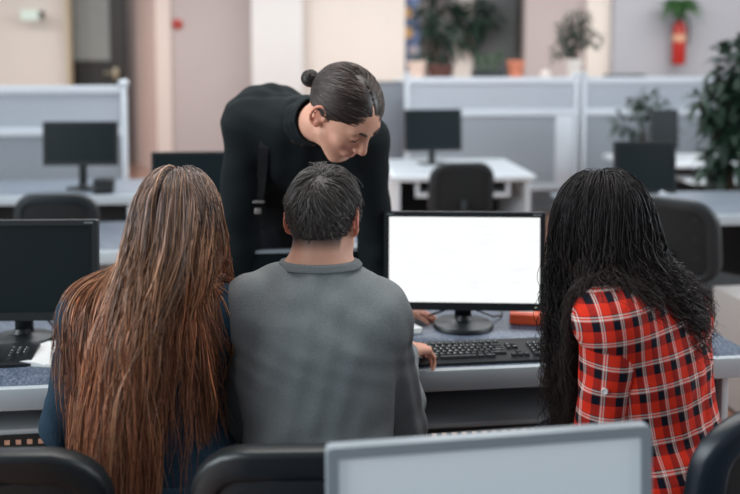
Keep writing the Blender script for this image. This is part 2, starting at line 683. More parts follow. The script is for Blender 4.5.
def desk(label, loc, length, depth, yaw, top, tray=True, modesty=None, group=None, tz=0.555):
    t = thing('office_desk', label, 'desk', loc, yaw, group)
    b = BM()
    box(b, 0, length, 0.012, depth, 0.722, 0.75, 0.002)
    obj('desk_top', b, top, t)
    b = BM()
    box(b, 0, length, -0.012, 0.014, 0.688, 0.7505, 0.004)
    obj('front_edge', b, M_edge, t)
    for x in (0.07, length - 0.09):
        b = BM()
        box(b, x, x + 0.022, 0.03, 0.05 + 0.022, 0, 0.72, 0.003)
        box(b, x, x + 0.022, depth - 0.1, depth - 0.06, 0, 0.72, 0.003)
        box(b, x, x + 0.022, 0.03, depth - 0.06, 0, 0.04, 0.003)
        obj('leg_frame', b, M_white, t)
        b = BM()
        box(b, x + 0.005, x + 0.017, 0.072, depth - 0.1, 0.04, 0.72)
        obj('side_panel', b, M_dark, t)
    b = BM()
    box(b, 0.10, length - 0.10, depth - 0.12, depth - 0.10, 0.40 if tray else 0.20, 0.72)
    obj('modesty_panel', b, modesty or M_dark, t)
    if tray:
        b = BM()
        box(b, 0.102, length - 0.102, 0.08, depth - 0.13, tz - 0.015, tz, 0.002)
        obj('shelf', b, M_tray, t)
        # perforated lip below the shelf: a sheet with two rows of square holes
        b = BM()
        y0 = 0.075
        xa, xb = 0.102, length - 0.102
        n = int((xb - xa) / 0.030)
        st = (xb - xa) / n
        hs = 0.015
        zs = [tz + q for q in (-0.125, -0.100, -0.100 + hs, -0.0715, -0.0715 + hs, -0.043, -0.043 + hs, -0.013)]
        xs = [xa]
        for i in range(n):
            c = xa + (i + 0.5) * st
            xs += [c - hs / 2, c + hs / 2]
        xs.append(xb)
        gv = {}

        def V(i, k):
            if (i, k) not in gv:
                gv[(i, k)] = b.verts.new((xs[i], y0, zs[k]))
            return gv[(i, k)]
        for i in range(len(xs) - 1):
            for k in range(len(zs) - 1):
                if i % 2 == 1 and k in (1, 3, 5):
                    continue
                b.faces.new((V(i, k), V(i + 1, k), V(i + 1, k + 1), V(i, k + 1)))
        r = bmesh.ops.extrude_face_region(b, geom=b.faces[:])
        for v in [g for g in r['geom'] if isinstance(g, bmesh.types.BMVert)]:
            v.co.y += 0.002
        obj('perforated_lip', b, mat('lip_metal', (40, 44, 47), 0.45, metal=0.3), t)
    return t


def rowpt(u, v=0.0, z=0.75, Y0=2.452):
    """point of the front desk row: u along the edge, v into the depth"""
    c, s = math.cos(YAW), math.sin(YAW)
    return Vector((u * c - v * s, Y0 + u * s + v * c, z))


desk('blue speckled desk with the long-haired person and the dark monitor with open notebook', rowpt(-1.72).to_tuple()[:2] + (0,), 1.46, 0.76, YAW, M_blue, tz=0.60)
desk('blue speckled desk carrying the lit white monitor and the orange box', rowpt(-0.25).to_tuple()[:2] + (0,), 1.425, 0.76, YAW, M_blue)
# the row the photographer stands at
desk('blue speckled desk under the pale grey screen nearest to the viewer', (-0.35, 0.78, 0), 1.4, 0.74, YAW, M_blue, tray=False)


# ------------------------------------------------------------------ chairs
def make_chair(label, back_m, panel_m, ztop=0.90, arms=False):
    t = thing('office_chair', label, 'chair')
    b = BM()
    for k in range(1):
        pts = rrect(0, 0, 0.46, 0.45, 0.12)
        M = Matrix.Translation((0, 0.02, 0.455)) @ Matrix.Rotation(PI / 2, 4, 'X')
        plate(b, pts, -0.035, 0.035, 0.0, M)
    obj('seat', b, M_fabric, t)
    h = 0.44
    zc = ztop - h / 2
    tilt = Matrix.Translation((0, -0.235, zc)) @ Matrix.Rotation(rad(8), 4, 'X')
    b = BM()
    o_, i_ = rrect(0, 0, 0.47, h, 0.13), rrect(0, -0.01, 0.36, h - 0.11, 0.06)
    ring(b, o_, i_, -0.022, 0.022, tilt)
    bmesh.ops.remove_doubles(b, verts=b.verts[:], dist=1e-5)
    bmesh.ops.recalc_face_normals(b, faces=b.faces[:])
    es = [e for e in b.edges if len(e.link_faces) == 2 and e.calc_face_angle(0) > rad(60)]
    bmesh.ops.bevel(b, geom=es, offset=0.012, segments=3, profile=0.5, affect='EDGES')
    for v in b.verts:                                   # wrap the back round the sitter
        v.co.y += 1.1 * v.co.x ** 2
    obj('backrest', b, back_m, t)
    b = BM()
    plate(b, rrect(0, -0.01, 0.37, h - 0.10, 0.065), -0.012, 0.010, 0.0, tilt)
    bmesh.ops.triangulate(b, faces=[f for f in b.faces if len(f.verts) > 4])
    bmesh.ops.subdivide_edges(b, edges=b.edges[:], cuts=2, use_grid_fill=True)
    for v in b.verts:
        v.co.y += 1.1 * v.co.x ** 2
    bp = obj('back_panel', b, panel_m, t)
    b = BM()
    for zz in (0.12, 0.02, -0.08):
        box(b, -0.14, 0.14, -0.018, -0.010, zz, zz + 0.006, 0.002, 1, tilt)
    for v in b.verts:
        v.co.y += 1.1 * v.co.x ** 2
    obj('rib', b, back_m, bp)
    b = BM()
    tube(b, [(0, -0.26, zc - 0.05), (0, -0.285, zc - 0.18), (0, -0.25, 0.43), (0, -0.10, 0.40)], [0.022, 0.024, 0.026, 0.026], 10)
    obj('back_bar', b, M_black, t)
    b = BM()
    lathe(b, [(0.045, 0.09), (0.05, 0.16), (0.028, 0.17), (0.026, 0.30), (0.018, 0.30), (0.018, 0.40), (0.09, 0.41), (0.09, 0.42)], (0, 0, 0), 16)
    obj('gas_column', b, M_black, t)
    for k in range(5):
        a = 2 * PI * k / 5 + 0.3
        ca, sa = math.cos(a), math.sin(a)
        b = BM()
        tube(b, [(0.03 * ca, 0.03 * sa, 0.125), (0.16 * ca, 0.16 * sa, 0.105), (0.27 * ca, 0.27 * sa, 0.085)], [0.026, 0.022, 0.016], 8)
        lg = obj('leg', b, M_black, t)
        b = BM()
        M = Matrix.Translation((0.275 * ca, 0.275 * sa, 0.029)) @ Matrix.Rotation(a, 4, 'Z') @ Matrix.Rotation(PI / 2, 4, 'Y')
        lathe(b, [(0.0, -0.022), (0.026, -0.022), (0.029, -0.016), (0.029, -0.006), (0.012, -0.004), (0.012, 0.004), (0.029, 0.006), (0.029, 0.016), (0.026, 0.022), (0, 0.022)], (0, 0, 0), 16, M)
        tube(b, [(0.275 * ca, 0.275 * sa, 0.029), (0.272 * ca, 0.272 * sa, 0.088)], 0.008, 8)
        obj('caster', b, M_black, lg)
    return t


def place(o, x, y, rz, label=None, group=None, z=0.0):
    o.location = (x, y, z)
    o.rotation_euler = (0, 0, rz)
    if label:
        o['label'] = label
    if group:
        o['group'] = group
    return o


CH = 'office chairs'
ch0 = make_chair('black office chair behind the person in the grey sweater', M_black, M_black2, 0.905)
place(ch0, -0.125, 1.87, rad(2), group=CH)
c = copy_tree(ch0)
place(c, -0.745, 1.85, rad(2), 'black office chair behind the person with long straight coppery hair', CH)
chn = make_chair('navy edged office chair with brown back panel, used by the person in plaid', M_navy, M_brown, 0.965)
place(chn, 0.72, 1.93, rad(33), group=CH)
chb = make_chair('dark mesh office chair tucked at the white desk in the middle of the room', M_black2, M_fabric, 0.95)
place(chb, 0.62, 6.35, rad(8), group=CH)
c = copy_tree(chb)
place(c, -1.80, 5.15, rad(5), 'dark office chair in front of the far monitor by the ribbed partition', CH)
c.scale = (1, 1, 0.955)
c = copy_tree(chb)
place(c, 1.73, 4.62, rad(-50), 'dark office chair at the grey desk behind the person in the plaid shirt', CH)
c = None


# ------------------------------------------------------------------ monitors
def monitor(name, label, loc, rz, w_, h_, zb, frame_m, screen_m, group=None, base=(0.17, 0.13), tilt=4, bez=0.017, round_base=True, marks=False):
    """loc on the table, zb: height of the lower screen edge above the table; it faces -y"""
    t = thing(name, label, 'monitor', loc, rz, group)
    zc = zb + h_ / 2
    T = Matrix.Translation((0, 0, zc)) @ Matrix.Rotation(rad(-tilt), 4, 'X')
    b = BM()
    ring(b, rrect(0, 0, w_, h_, 0.008, 3), rrect(0, bez * 0.25, w_ - 2 * bez, h_ - 2.5 * bez, 0.002, 3), -0.012, 0.014, T)
    fr = obj('bezel', b, frame_m, t)
    b = BM()
    box(b, -w_ / 2 + bez * 0.8, w_ / 2 - bez * 0.8, -0.006, 0.002, -h_ / 2 + bez * 1.2, h_ / 2 - bez * 0.8, 0, 1, T)
    obj('screen', b, screen_m, t)
    b = BM()
    box(b, -w_ / 2 + 0.004, w_ / 2 - 0.004, 0.010, 0.026, -h_ / 2 + 0.004, h_ / 2 - 0.004, 0.006, 2, T)
    box(b, -w_ / 4, w_ / 4, 0.02, 0.05, -h_ / 4, h_ / 4, 0.012, 2, T)
    obj('back_shell', b, frame_m, t)
    b = BM()
    box(b, -0.028, 0.028, 0.028, 0.052, 0.012, zb + 0.10, 0.006)
    obj('stand_neck', b, frame_m, t)
    b = BM()
    if round_base:
        n = 40
        rows = []
        for sc, z in ((1.0, 0.0), (1.0, 0.010), (0.97, 0.015), (0.55, 0.020), (0.28, 0.026), (0.22, 0.04)):
            rows.append([b.verts.new((base[0] / 2 * sc * math.cos(2 * PI * k / n), 0.02 + base[1] / 2 * sc * math.sin(2 * PI * k / n), z)) for k in range(n)])
        for q in range(len(rows) - 1):
            for k in range(n):
                b.faces.new((rows[q][k], rows[q][(k + 1) % n], rows[q + 1][(k + 1) % n], rows[q + 1][k]))
        b.faces.new(rows[0][::-1])
        b.faces.new(rows[-1])
    else:
        box(b, -base[0] / 2, base[0] / 2, 0.02 - base[1] / 2, 0.02 + base[1] / 2, 0, 0.014, 0.006)
    obj('stand_base', b, frame_m, t)
    if marks:
        mm = mat('mark_grey', (120, 128, 132), 0.5)
        for x, wd in ((-w_ / 2 + 0.022, 0.022), (w_ / 2 - 0.026, 0.028)):
            b = BM()
            for k in range(4):
                box(b, x - wd / 2 + wd * k / 4, x - wd / 2 + wd * (k + 0.7) / 4, -0.0128, -0.0118, h_ / 2 - 0.011, h_ / 2 - 0.006, 0, 1, T)
            obj('maker_mark', b, mm, fr)
        b = BM()
        box(b, w_ / 2 - 0.035, w_ / 2 - 0.027, -0.0128, -0.0118, -h_ / 2 + 0.011, -h_ / 2 + 0.014, 0, 1, T)
        obj('power_light', b, emit('power_led', (190, 200, 160), 0.8), fr)
    return t


def lit_screen():
    m = emit('lit_white_screen', (250, 252, 253), 1.0)
    nt = m.node_tree
    N, L = nt.nodes, nt.links
    tc = N.new('ShaderNodeTexCoord')
    mp = N.new('ShaderNodeMapping')
    mp.inputs['Scale'].default_value = (9, 1, 46)
    L.new(tc.outputs['Object'], mp.inputs['Vector'])
    n = N.new('ShaderNodeTexNoise')
    n.inputs['Scale'].default_value = 1.0
    L.new(mp.outputs['Vector'], n.inputs['Vector'])
    r = N.new('ShaderNodeValToRGB')
    r.color_ramp.elements[0].position = 0.30
    r.color_ramp.elements[0].color = rgb((246, 249, 251))
    r.color_ramp.elements[1].position = 0.42
    r.color_ramp.elements[1].color = rgb((252, 253, 253))
    L.new(n.outputs['Fac'], r.inputs['Fac'])
    L.new(r.outputs['Color'], N['Principled BSDF'].inputs['Emission Color'])
    return m


MG = 'desk monitors'
p = W(463.5, 327, 2.87)
monitor('monitor', 'black monitor with a bright white screen on the desk', (p.x, p.y, 0.751), rad(-2.5), 0.53, 0.325, 0.066, M_black, lit_screen(), MG, (0.20, 0.20), marks=True)
p = W(20, 333, 2.72)
monitor('monitor', 'black monitor with dark screen beside the open notebook', (p.x, p.y, 0.751), rad(2), 0.50, 0.315, 0.075, M_black, M_screen, MG, (0.20, 0.17), marks=True)
monitor('monitor', 'silver framed dark monitor behind the person in the grey sweater, before the standing person', (-0.262, 2.98, 0.751), YAW, 0.51, 0.232, 0.012, M_silver, M_screen, MG, (0.2, 0.16), bez=0.012, round_base=False, tilt=3)
monitor('monitor', 'silver framed monitor with pale grey screen in front, seen over the chairs', (0.197, 1.36, 0.751), rad(9.5), 0.535, 0.245, 0.04, M_silver, M_greyscreen, MG, (0.2, 0.16), bez=0.018, round_base=False, tilt=3)
p = W(82, 190, 6.15)
monitor('monitor', 'dark widescreen monitor before the blue-grey ribbed partition', (p.x, p.y, 0.751), rad(4), 0.515, 0.31, 0.17, M_black, M_screen, MG, (0.22, 0.18))
p = W(433, 160, 7.75)
monitor('monitor', 'dark monitor on the white desk in the middle of the room', (p.x, p.y, 0.751), rad(12), 0.52, 0.37, 0.115, M_black, M_screen, MG, (0.24, 0.2), round_base=False)
p = W(644, 193, 5.7)
monitor('monitor', 'nearly square dark monitor beside the hair of the person in the plaid shirt', (p.x, p.y, 0.751), rad(6), 0.415, 0.345, 0.035, M_black, M_screen, MG, (0.22, 0.2))
p = W(663, 160, 7.9)
monitor('monitor', 'small dark monitor with plant leaves behind it, partly behind the square monitor', (p.x, p.y, 0.751), rad(8), 0.27, 0.36, 0.12, M_black, M_screen, MG, (0.2, 0.18))
p = W(203, 226, 4.5)
monitor('monitor', 'black monitor on the second desk row beside the standing person', (p.x, p.y, 0.751), rad(6), 0.51, 0.33, 0.10, M_black, M_screen, MG, (0.2, 0.16))

# cables behind the lit monitor
p = W(462, 327, 2.87)
for k, sx in enumerate((-1, 1)):
    b = BM()
    q = [Vector((p.x + sx * 0.02, p.y + 0.03, 0.83)), Vector((p.x + sx * 0.05, p.y + 0.05, 0.80)), Vector((p.x + sx * 0.085, p.y + 0.06, 0.785)), Vector((p.x + sx * 0.115, p.y + 0.09, 0.765)), Vector((p.x + sx * 0.15, p.y + 0.13, 0.756)), Vector((p.x + sx * 0.17, p.y + 0.25, 0.756))]
    tube(b, q, 0.0035, 6)
    tag(obj('monitor_cable', b, M_black), 'thin black cable curling ' + ('towards the hand of the standing person' if sx < 0 else 'towards the orange box') + ' behind the white screen', 'cable', 'monitor cables')
b = BM()
p = W(40, 330, 2.78)
tube(b, [(p.x - 0.06, p.y + 0.03, 0.83), (p.x + 0.0, p.y + 0.05, 0.80), (p.x + 0.07, p.y + 0.0, 0.757), (p.x + 0.16, p.y - 0.05, 0.757), (p.x + 0.24, p.y - 0.02, 0.757)], 0.0035, 6)
tag(obj('monitor_cable', b, M_black), 'black cable lying on the desk beside the dark monitor and notebook', 'cable', 'monitor cables')


# ------------------------------------------------------------------ keyboards
def key_mesh(wd, dp):
    b = BM()
    lo = [b.verts.new((sx * wd / 2, sy * dp / 2, 0)) for sx, sy in ((-1, -1), (1, -1), (1, 1), (-1, 1))]
    hi = [b.verts.new((sx * (wd / 2 - 0.002), sy * (dp / 2 - 0.0022) + 0.0006, 0.0075)) for sx, sy in ((-1, -1), (1, -1), (1, 1), (-1, 1))]
    b.faces.new(lo)
    b.faces.new(hi[::-1])
    for i in range(4):
        b.faces.new((lo[i], hi[i], hi[(i + 1) % 4], lo[(i + 1) % 4]))
    bmesh.ops.recalc_face_normals(b, faces=b.faces[:])
    me = bpy.data.meshes.new('key')
    b.to_mesh(me)
    b.free()
    me.materials.append(M_black2)
    return me


M_legend = mat('legend_white', (225, 228, 225), 0.6)
LEG = {}


def legend(ch):
    if ch not in LEG:
        c = bpy.data.curves.new('legend', 'FONT')
        c.body = ch
        c.size = 0.0095 if len(ch) == 1 else 0.006
        c.align_x = 'CENTER'
        c.align_y = 'CENTER'
        q = bpy.data.objects.new('legend', c)
        COL.objects.link(q)
        me = bpy.data.meshes.new_from_object(q.evaluated_get(bpy.context.evaluated_depsgraph_get()))
        bpy.data.objects.remove(q)
        bpy.data.curves.remove(c)
        me.materials.clear()
        me.materials.append(M_legend)
        me.name = 'legend'
        LEG[ch] = me
    return LEG[ch]


def keyboard(label, loc, rz):
    t = thing('keyboard', label, 'keyboard', loc, rz, 'keyboards')
    b = BM()
    plate(b, [(0, 0.0), (0.155, 0.0), (0.155, 0.024), (0.135, 0.022), (0.02, 0.014), (0.0, 0.008)], -0.225, 0.225, 0, Matrix.Rotation(PI / 2, 4, 'Z') @ Matrix.Scale(-1, 4, (0, 1, 0)))
    obj('case', b, M_black, t, angle=25)
    P = 0.019
    cache = {}
    rows = [
        (0.0, [('ctrl', 1.5), ('', 1.25), ('alt', 1.25), ('', 6.0), ('alt', 1.25), ('ctrl', 1.75)]),
        (1.0, [('shift', 2.25)] + [(c, 1) for c in 'ZXCVBNM,./'] + [('shift', 2.75)]),
        (2.0, [('caps', 1.75)] + [(c, 1) for c in "ASDFGHJKL;'"] + [('enter', 2.25)]),
        (3.0, [('tab', 1.5)] + [(c, 1) for c in 'QWERTYUIOP[]'] + [('', 1.5)]),
        (4.0, [(c, 1) for c in '`1234567890-='] + [('', 2.0)]),
        (5.3, [('esc', 1), ('F1', 1), ('F2', 1), ('F3', 1), ('F4', 1), ('F5', 1), ('F6', 1), ('F7', 1), ('F8', 1), ('F9', 1), ('F10', 1), ('F11', 1), ('F12', 1)]),
    ]
    extra = []
    for r, cs in ((0.0, 'x'), (2.0, '123'), (3.0, '456'), (4.0, '789')):
        for k, ch in enumerate(cs):
            extra.append((r, 19.0 + k, '' if ch == 'x' else ch))
    extra += [(1.0, 19.0, '1'), (0.0, 15.4, ''), (0.0, 16.4, ''), (0.0, 17.4, ''), (1.0, 16.4, ''), (3.0, 15.4, 'del'), (3.0, 16.4, 'end'), (4.0, 15.4, 'ins'), (4.0, 16.4, '')]
    items = []
    for r, ks in rows:
        x = 0.0
        for ch, wd in ks:
            items.append((r, x + wd / 2, wd, ch))
            x += wd + (0.15 if r > 5 else 0)
    for r, x, ch in extra:
        items.append((r, x + 0.5, 1, ch))
    for r, x, wd, ch in items[:100]:
        if wd not in cache:
            cache[wd] = key_mesh(wd * P - 0.0025, P - 0.0025)
        k = bpy.data.objects.new('key', cache[wd])
        COL.objects.link(k)
        k.parent = t
        y = 0.024 + r * P
        k.location = (-0.211 + x * P, y, 0.0135 + (y - 0.02) * 0.068)
        k.rotation_euler = (rad(4), 0, 0)
        if ch:
            g = bpy.data.objects.new('legend', legend(ch))
            COL.objects.link(g)
            g.parent = k
            g.location = (-0.0025 if len(ch) == 1 else 0, 0.002, 0.0079)
    return t


p = W(487, 360, 2.50)
keyboard('black keyboard on the desk in front of the lit white monitor', (p.x, p.y + 0.018, 0.751), YAW)
p = W(-52, 371, 2.46)
keyboard('black keyboard in front of the dark monitor with the notebook', (p.x, p.y, 0.751), YAW + rad(3))

# ------------------------------------------------------------------ things on the front desks
# orange box with a pale label
p = W(534, 320, 2.98)
t = thing('orange_box', 'flat orange box with a pale label lying on the desk beside the white monitor', 'box', (p.x, p.y, 0.751), rad(-12))
b = BM()
box(b, -0.08, 0.10, -0.085, 0.085, 0.0, 0.036, 0.008, 3)
obj('box_body', b, mat('orange_card', (240, 92, 48), 0.5, var=0.1, vscale=15), t)
b = BM()
box(b, -0.06, 0.0, -0.05, -0.01, 0.036, 0.0368)
obj('paper_label', b, mat('label_paper', (226, 214, 206), 0.7), t)
# small mug-like white item on the orange box edge is left out: not legible

# open notebook at the left
p = W(64, 352, 2.59)
t = thing('notebook', 'open white notebook on the desk beside the long straight coppery hair', 'notebook', (p.x, p.y, 0.751), rad(-10))
M_paper = mat('paper', (214, 216, 216), 0.8, bump=0.03, bscale=30)
for s in (-1, 1):
    b = BM()
    n = 10
    v = []
    for i in range(n + 1):
        x = s * 0.145 * i / n
        z = 0.004 + 0.012 * math.sin(PI * min(1, i / n * 1.05)) ** 0.8 * (1 - 0.5 * i / n)
        v.append((x, z))
    plate(b, v + [(s * 0.145, 0.0), (0, 0.0)], -0.10, 0.10)
    obj('page_block', b, M_paper, t)
b = BM()
box(b, -0.150, 0.150, -0.104, 0.104, -0.0005, 0.001)
obj('cover', b, mat('cover_grey', (120, 124, 128), 0.7), t)
b = BM()
tube(b, [(0, -0.10, 0.006), (0, 0.10, 0.006)], 0.004, 6)
obj('spine', b, M_paper, t)
# white paper stack by the standing person's hand
p = W(404, 327, 2.88)
t = thing('paper_stack', 'small stack of white papers on the desk beneath the hand of the standing person', 'paper stack', (p.x - 0.05, p.y, 0.751), rad(25))
for k in range(3):
    b = BM()
    box(b, -0.07, 0.07, -0.10, 0.10, 0.0055 * k, 0.0055 * (k + 1) - 0.001, 0.001, 1, Matrix.Rotation(rad(2 * k), 4, 'Z'))
    obj('sheet_pack', b, M_paper, t)

# ------------------------------------------------------------------ desks further back
desk('bluish desk of the second row, between the long-haired person and the far monitor', (-2.6, 3.93, 0), 2.62, 0.8, YAW, M_blue, tray=False, modesty=M_edge)


def white_desk(label, x0, Y0, length, depth, yaw, right_panel=True):
    t = thing('white_desk', label, 'desk', (x0, Y0, 0), yaw)
    b = BM()
    box(b, 0, length, 0, depth, 0.70, 0.75, 0.008)
    tp = obj('desk_top', b, M_white, t)
    b = BM()
    box(b, 0.02, length - 0.02, 0.025, depth - 0.02, 0.748, 0.7515)
    obj('grey_inlay', b, mat('pale_grey_laminate', (176, 182, 188), 0.4, var=0.1, vscale=5), tp)
    for x in (0.03, length - 0.07):
        b = BM()
        box(b, x, x + 0.035, 0.03, depth - 0.03, 0, 0.70)
        obj('side_panel', b, M_white, t)
    b = BM()
    box(b, 0.065, length - 0.07, depth - 0.10, depth - 0.08, 0.10, 0.70)
    obj('modesty_panel', b, M_dark, t)
    b = BM()
    box(b, length * 0.18, length * 0.82, 0.10, depth * 0.55, 0.60, 0.625, 0.004)
    k = obj('keyboard_tray', b, M_dark, t)
    for x in (length * 0.18, length * 0.82):
        b = BM()
        s = 1 if x > length / 2 else -1
        box(b, x - 0.015, x + 0.015, 0.06, 0.10, 0.565, 0.70, 0.004)
        box(b, x - s * 0.17 if s > 0 else x, x if s > 0 else x + 0.17, 0.06, 0.10, 0.565, 0.60, 0.004)
        obj('bracket', b, M_white, k)
    return t


white_desk('white desk with dark sides open below, in the middle of the room', W(392, 170, 7.0).x, 6.92, 1.15, 1.25, rad(3))
desk('grey-blue desk beneath the far monitor, along the blue-grey ribbed partition', (-3.3, 5.80, 0), 1.75, 0.85, rad(3), mat('grey_blue_laminate', (132, 140, 152), 0.4, var=0.3, vscale=150), tray=False)
t = desk('grey speckled desk under the square monitor, pale front edge', (1.32, 5.04, 0), 1.75, 0.95, rad(5), mat('grey_blue_laminate', (132, 140, 152), 0.4, var=0.3, vscale=150), tray=False)
# two level counter at the right
x0 = 2.36
t = thing('two_level_desk', 'white two-level desk beneath the large dark plant', 'desk', (x0, 7.75, 0), rad(4))
b = BM()
box(b, 0, 2.0, 0.0, 0.9, 0.71, 0.75, 0.008)
obj('desk_top', b, M_white, t)
b = BM()
box(b, 0.45, 1.8, -0.15, 0.5, 0.58, 0.61, 0.008)
obj('lower_shelf', b, M_white, t)
for x in (0.12, 1.85):
    b = BM()
    box(b, x, x + 0.03, 0.05, 0.85, 0, 0.72)
    obj('side_panel', b, M_dark, t)
b = BM()
box(b, 0.15, 1.85, 0.80, 0.82, 0.1, 0.72)
obj('modesty_panel', b, M_dark, t)
# pale pedestal at right
t = thing('drawer_pedestal', 'pale grey drawer pedestal on the floor behind the right desk corner', 'cabinet', (1.80, 4.02, 0), rad(7))
b = BM()
box(b, -0.11, 0.11, -0.2, 0.2, 0.02, 0.555, 0.004)
obj('carcass', b, mat('pale_warm_grey', (172, 166, 164), 0.6, var=0.05), t)
for k in range(3):
    b = BM()
    box(b, -0.10, 0.10, -0.212, -0.2, 0.04 + 0.17 * k, 0.04 + 0.17 * k + 0.155, 0.003)
    dr = obj('drawer', b, mat('pale_warm_grey', (172, 166, 164), 0.6, var=0.05), t)
    b = BM()
    box(b, -0.04, 0.04, -0.222, -0.212, 0.12 + 0.17 * k, 0.13 + 0.17 * k, 0.002)
    obj('handle', b, M_tray, dr)
for sx in (-1, 1):
    b = BM()
    box(b, sx * 0.08 - 0.015, sx * 0.08 + 0.015, -0.15, 0.15, 0, 0.02)
    obj('foot', b, M_black, t)
# small things on the grey desk
p = W(103, 196, 6.0)
t = thing('dark_box', 'small dark box on the desk beside the stand of the far left monitor', 'box', (p.x, 6.02, 0.751), rad(12))
b = BM()
box(b, -0.06, 0.07, -0.10, 0.10, 0, 0.075, 0.012, 3)
obj('box_body', b, M_black2, t)
b = BM()
box(b, -0.064, 0.074, -0.104, 0.104, 0.066, 0.092, 0.008, 2)
obj('box_lid', b, M_black, t)
p = W(646, 189, 5.75)
t = thing('small_gadget', 'small pale desk gadget at the foot of the square monitor', 'gadget', (1.86, 5.55, 0.751), 0)
b = BM()
lathe(b, [(0.0, 0), (0.035, 0.0), (0.038, 0.02), (0.022, 0.035), (0.024, 0.06), (0.012, 0.075), (0, 0.076)], (0, 0, 0), 14)
obj('gadget_body', b, M_rail, t)
b = BM()
tube(b, [(0.02, 0, 0.05), (0.06, 0, 0.055), (0.07, 0, 0.0)], 0.008)
obj('gadget_arm', b, M_rail, t)
t = thing('pink_note', 'small pinkish paper note on the grey desk', 'note', (2.0, 5.28, 0.751), 0.3)
b = BM()
box(b, -0.03, 0.03, -0.03, 0.03, 0, 0.004, 0.001)
obj('note_pad', b, mat('pink_paper', (190, 120, 134), 0.7), t)
t = thing('waste_bin', 'small white bin on the floor under the white desk in the middle', 'bin', (W(508, 208, 7.3).x, 7.3, 0), 0)
b = BM()
lathe(b, [(0.0, 0.0), (0.11, 0.0), (0.14, 0.36), (0.13, 0.36), (0.105, 0.01), (0, 0.01)], (0, 0, 0), 20)
obj('bin_body', b, M_rail, t)
b = BM()
lathe(b, [(0.133, 0.345), (0.147, 0.345), (0.147, 0.365), (0.133, 0.365), (0.133, 0.345)], (0, 0, 0), 20)
obj('bin_rim', b, M_rail, t)

# ------------------------------------------------------------------ things on the walls and on the cabinet
# lit exit box
p = W(31, 15, 13.55)
t = thing('exit_light', 'pale green light box on the beige wall beside the doorway', 'sign', (p.x, 13.55, p.z), 0)
b = BM()
box(b, -0.14, 0.13, -0.06, 0.06, -0.075, 0.075, 0.01)
obj('light_box', b, emit('exit_glow', (214, 226, 214), 0.95), t)
b = BM()
box(b, 0.13, 0.19, -0.05, 0.06, -0.065, 0.065, 0.01)
obj('end_cap', b, mat('grey_cap', (96, 92, 86), 0.6), t)
# red alarm
p = W(177, 24, 13.1)
t = thing('alarm_button', 'small red round alarm button on the grey-pink wall', 'alarm', (p.x, 13.14, p.z), 0)
b = BM()
M = Matrix.Rotation(PI / 2, 4, 'X')
lathe(b, [(0.0, 0.0), (0.075, 0.0), (0.075, 0.03), (0.05, 0.05), (0, 0.055)], (0, 0, 0), 18, M)
obj('red_housing', b, mat('signal_red', (176, 52, 44), 0.5), t)
b = BM()
lathe(b, [(0.0, 0.05), (0.03, 0.05), (0.03, 0.07), (0, 0.075)], (0, 0, 0), 14, M)
obj('push_cap', b, mat('dark_red', (120, 36, 32), 0.5), t)
# picture board
xw = W(411, 40, 13.5)
t = thing('notice_board', 'blue notice board with orange and white pictures beside the tall plant', 'board', (xw.x, 13.6, 1.4), rad(-4))
b = BM()
box(b, -0.13, 0.14, -0.02, 0.02, 0.1, 1.6, 0.004)
obj('board_panel', b, mat('board_blue', (96, 116, 156), 0.6, var=0.3, vscale=6), t)
for k, (x, z, r, c) in enumerate(((-0.04, 1.42, 0.10, (232, 206, 176)), (-0.06, 1.02, 0.09, (224, 176, 112)), (-0.05, 0.72, 0.09, (226, 180, 116)), (0.04, 0.45, 0.08, (190, 180, 190)), (0.05, 1.22, 0.07, (130, 150, 190)))):
    b = BM()
    lathe(b, [(0, 0.0), (r, 0.0), (r, 0.006), (0, 0.006)], (0, 0, 0), 18, Matrix.Translation((x, -0.02, z)) @ Matrix.Rotation(PI / 2, 4, 'X'))
    obj('round_picture', b, mat('picture_' + 'abcde'[k], c, 0.6, var=0.2, vscale=20), t)
# stand under the board so that it is carried by the floor
b = BM()
box(b, -0.10, 0.11, -0.015, 0.015, -1.4, 0.1)
box(b, -0.16, 0.16, -0.12, 0.12, -1.4, -1.37)
obj('board_stand', b, M_dark, t)

# fire extinguisher
p = W(683, 40, 12.5)
SC = 12.55 / 880
t = thing('fire_extinguisher', 'red fire extinguisher with a pale label hanging on the blue-grey wall', 'fire extinguisher', (p.x, 12.66, p.z - 0.345), 0)
b = BM()
lathe(b, [(0.0, 0.0), (0.085, 0.0), (0.10, 0.02), (0.10, 0.42), (0.085, 0.47), (0.04, 0.50), (0.03, 0.52), (0, 0.52)], (0, 0, 0), 24)
obj('cylinder', b, mat('extinguisher_red', (168, 36, 26), 0.35), t)
b = BM()
lathe(b, [(0.1015, 0.27), (0.1025, 0.27), (0.1025, 0.35), (0.1015, 0.35), (0.1015, 0.27)], (0, 0, 0), 24)
obj('label_band', b, mat('label_cream', (206, 160, 128), 0.6, var=0.3, vscale=30), t)
b = BM()
lathe(b, [(0.0, 0.51), (0.035, 0.52), (0.035, 0.57), (0.0, 0.575)], (0, 0, 0), 14)
box(b, -0.015, 0.015, -0.16, 0.02, 0.575, 0.59, 0.003)
box(b, -0.015, 0.015, -0.15, 0.0, 0.54, 0.552, 0.003)
obj('valve', b, M_black, t)
b = BM()
tube(b, [(0.03, -0.02, 0.545), (0.10, -0.05, 0.55), (0.13, -0.05, 0.45), (0.125, -0.04, 0.25)], 0.014)
obj('hose', b, M_black, t)
b = BM()
box(b, -0.03, 0.03, 0.098, 0.12, 0.10, 0.50)
obj('wall_bracket', b, M_tray, t)


t.scale = (0.95, 0.95, 1.22)


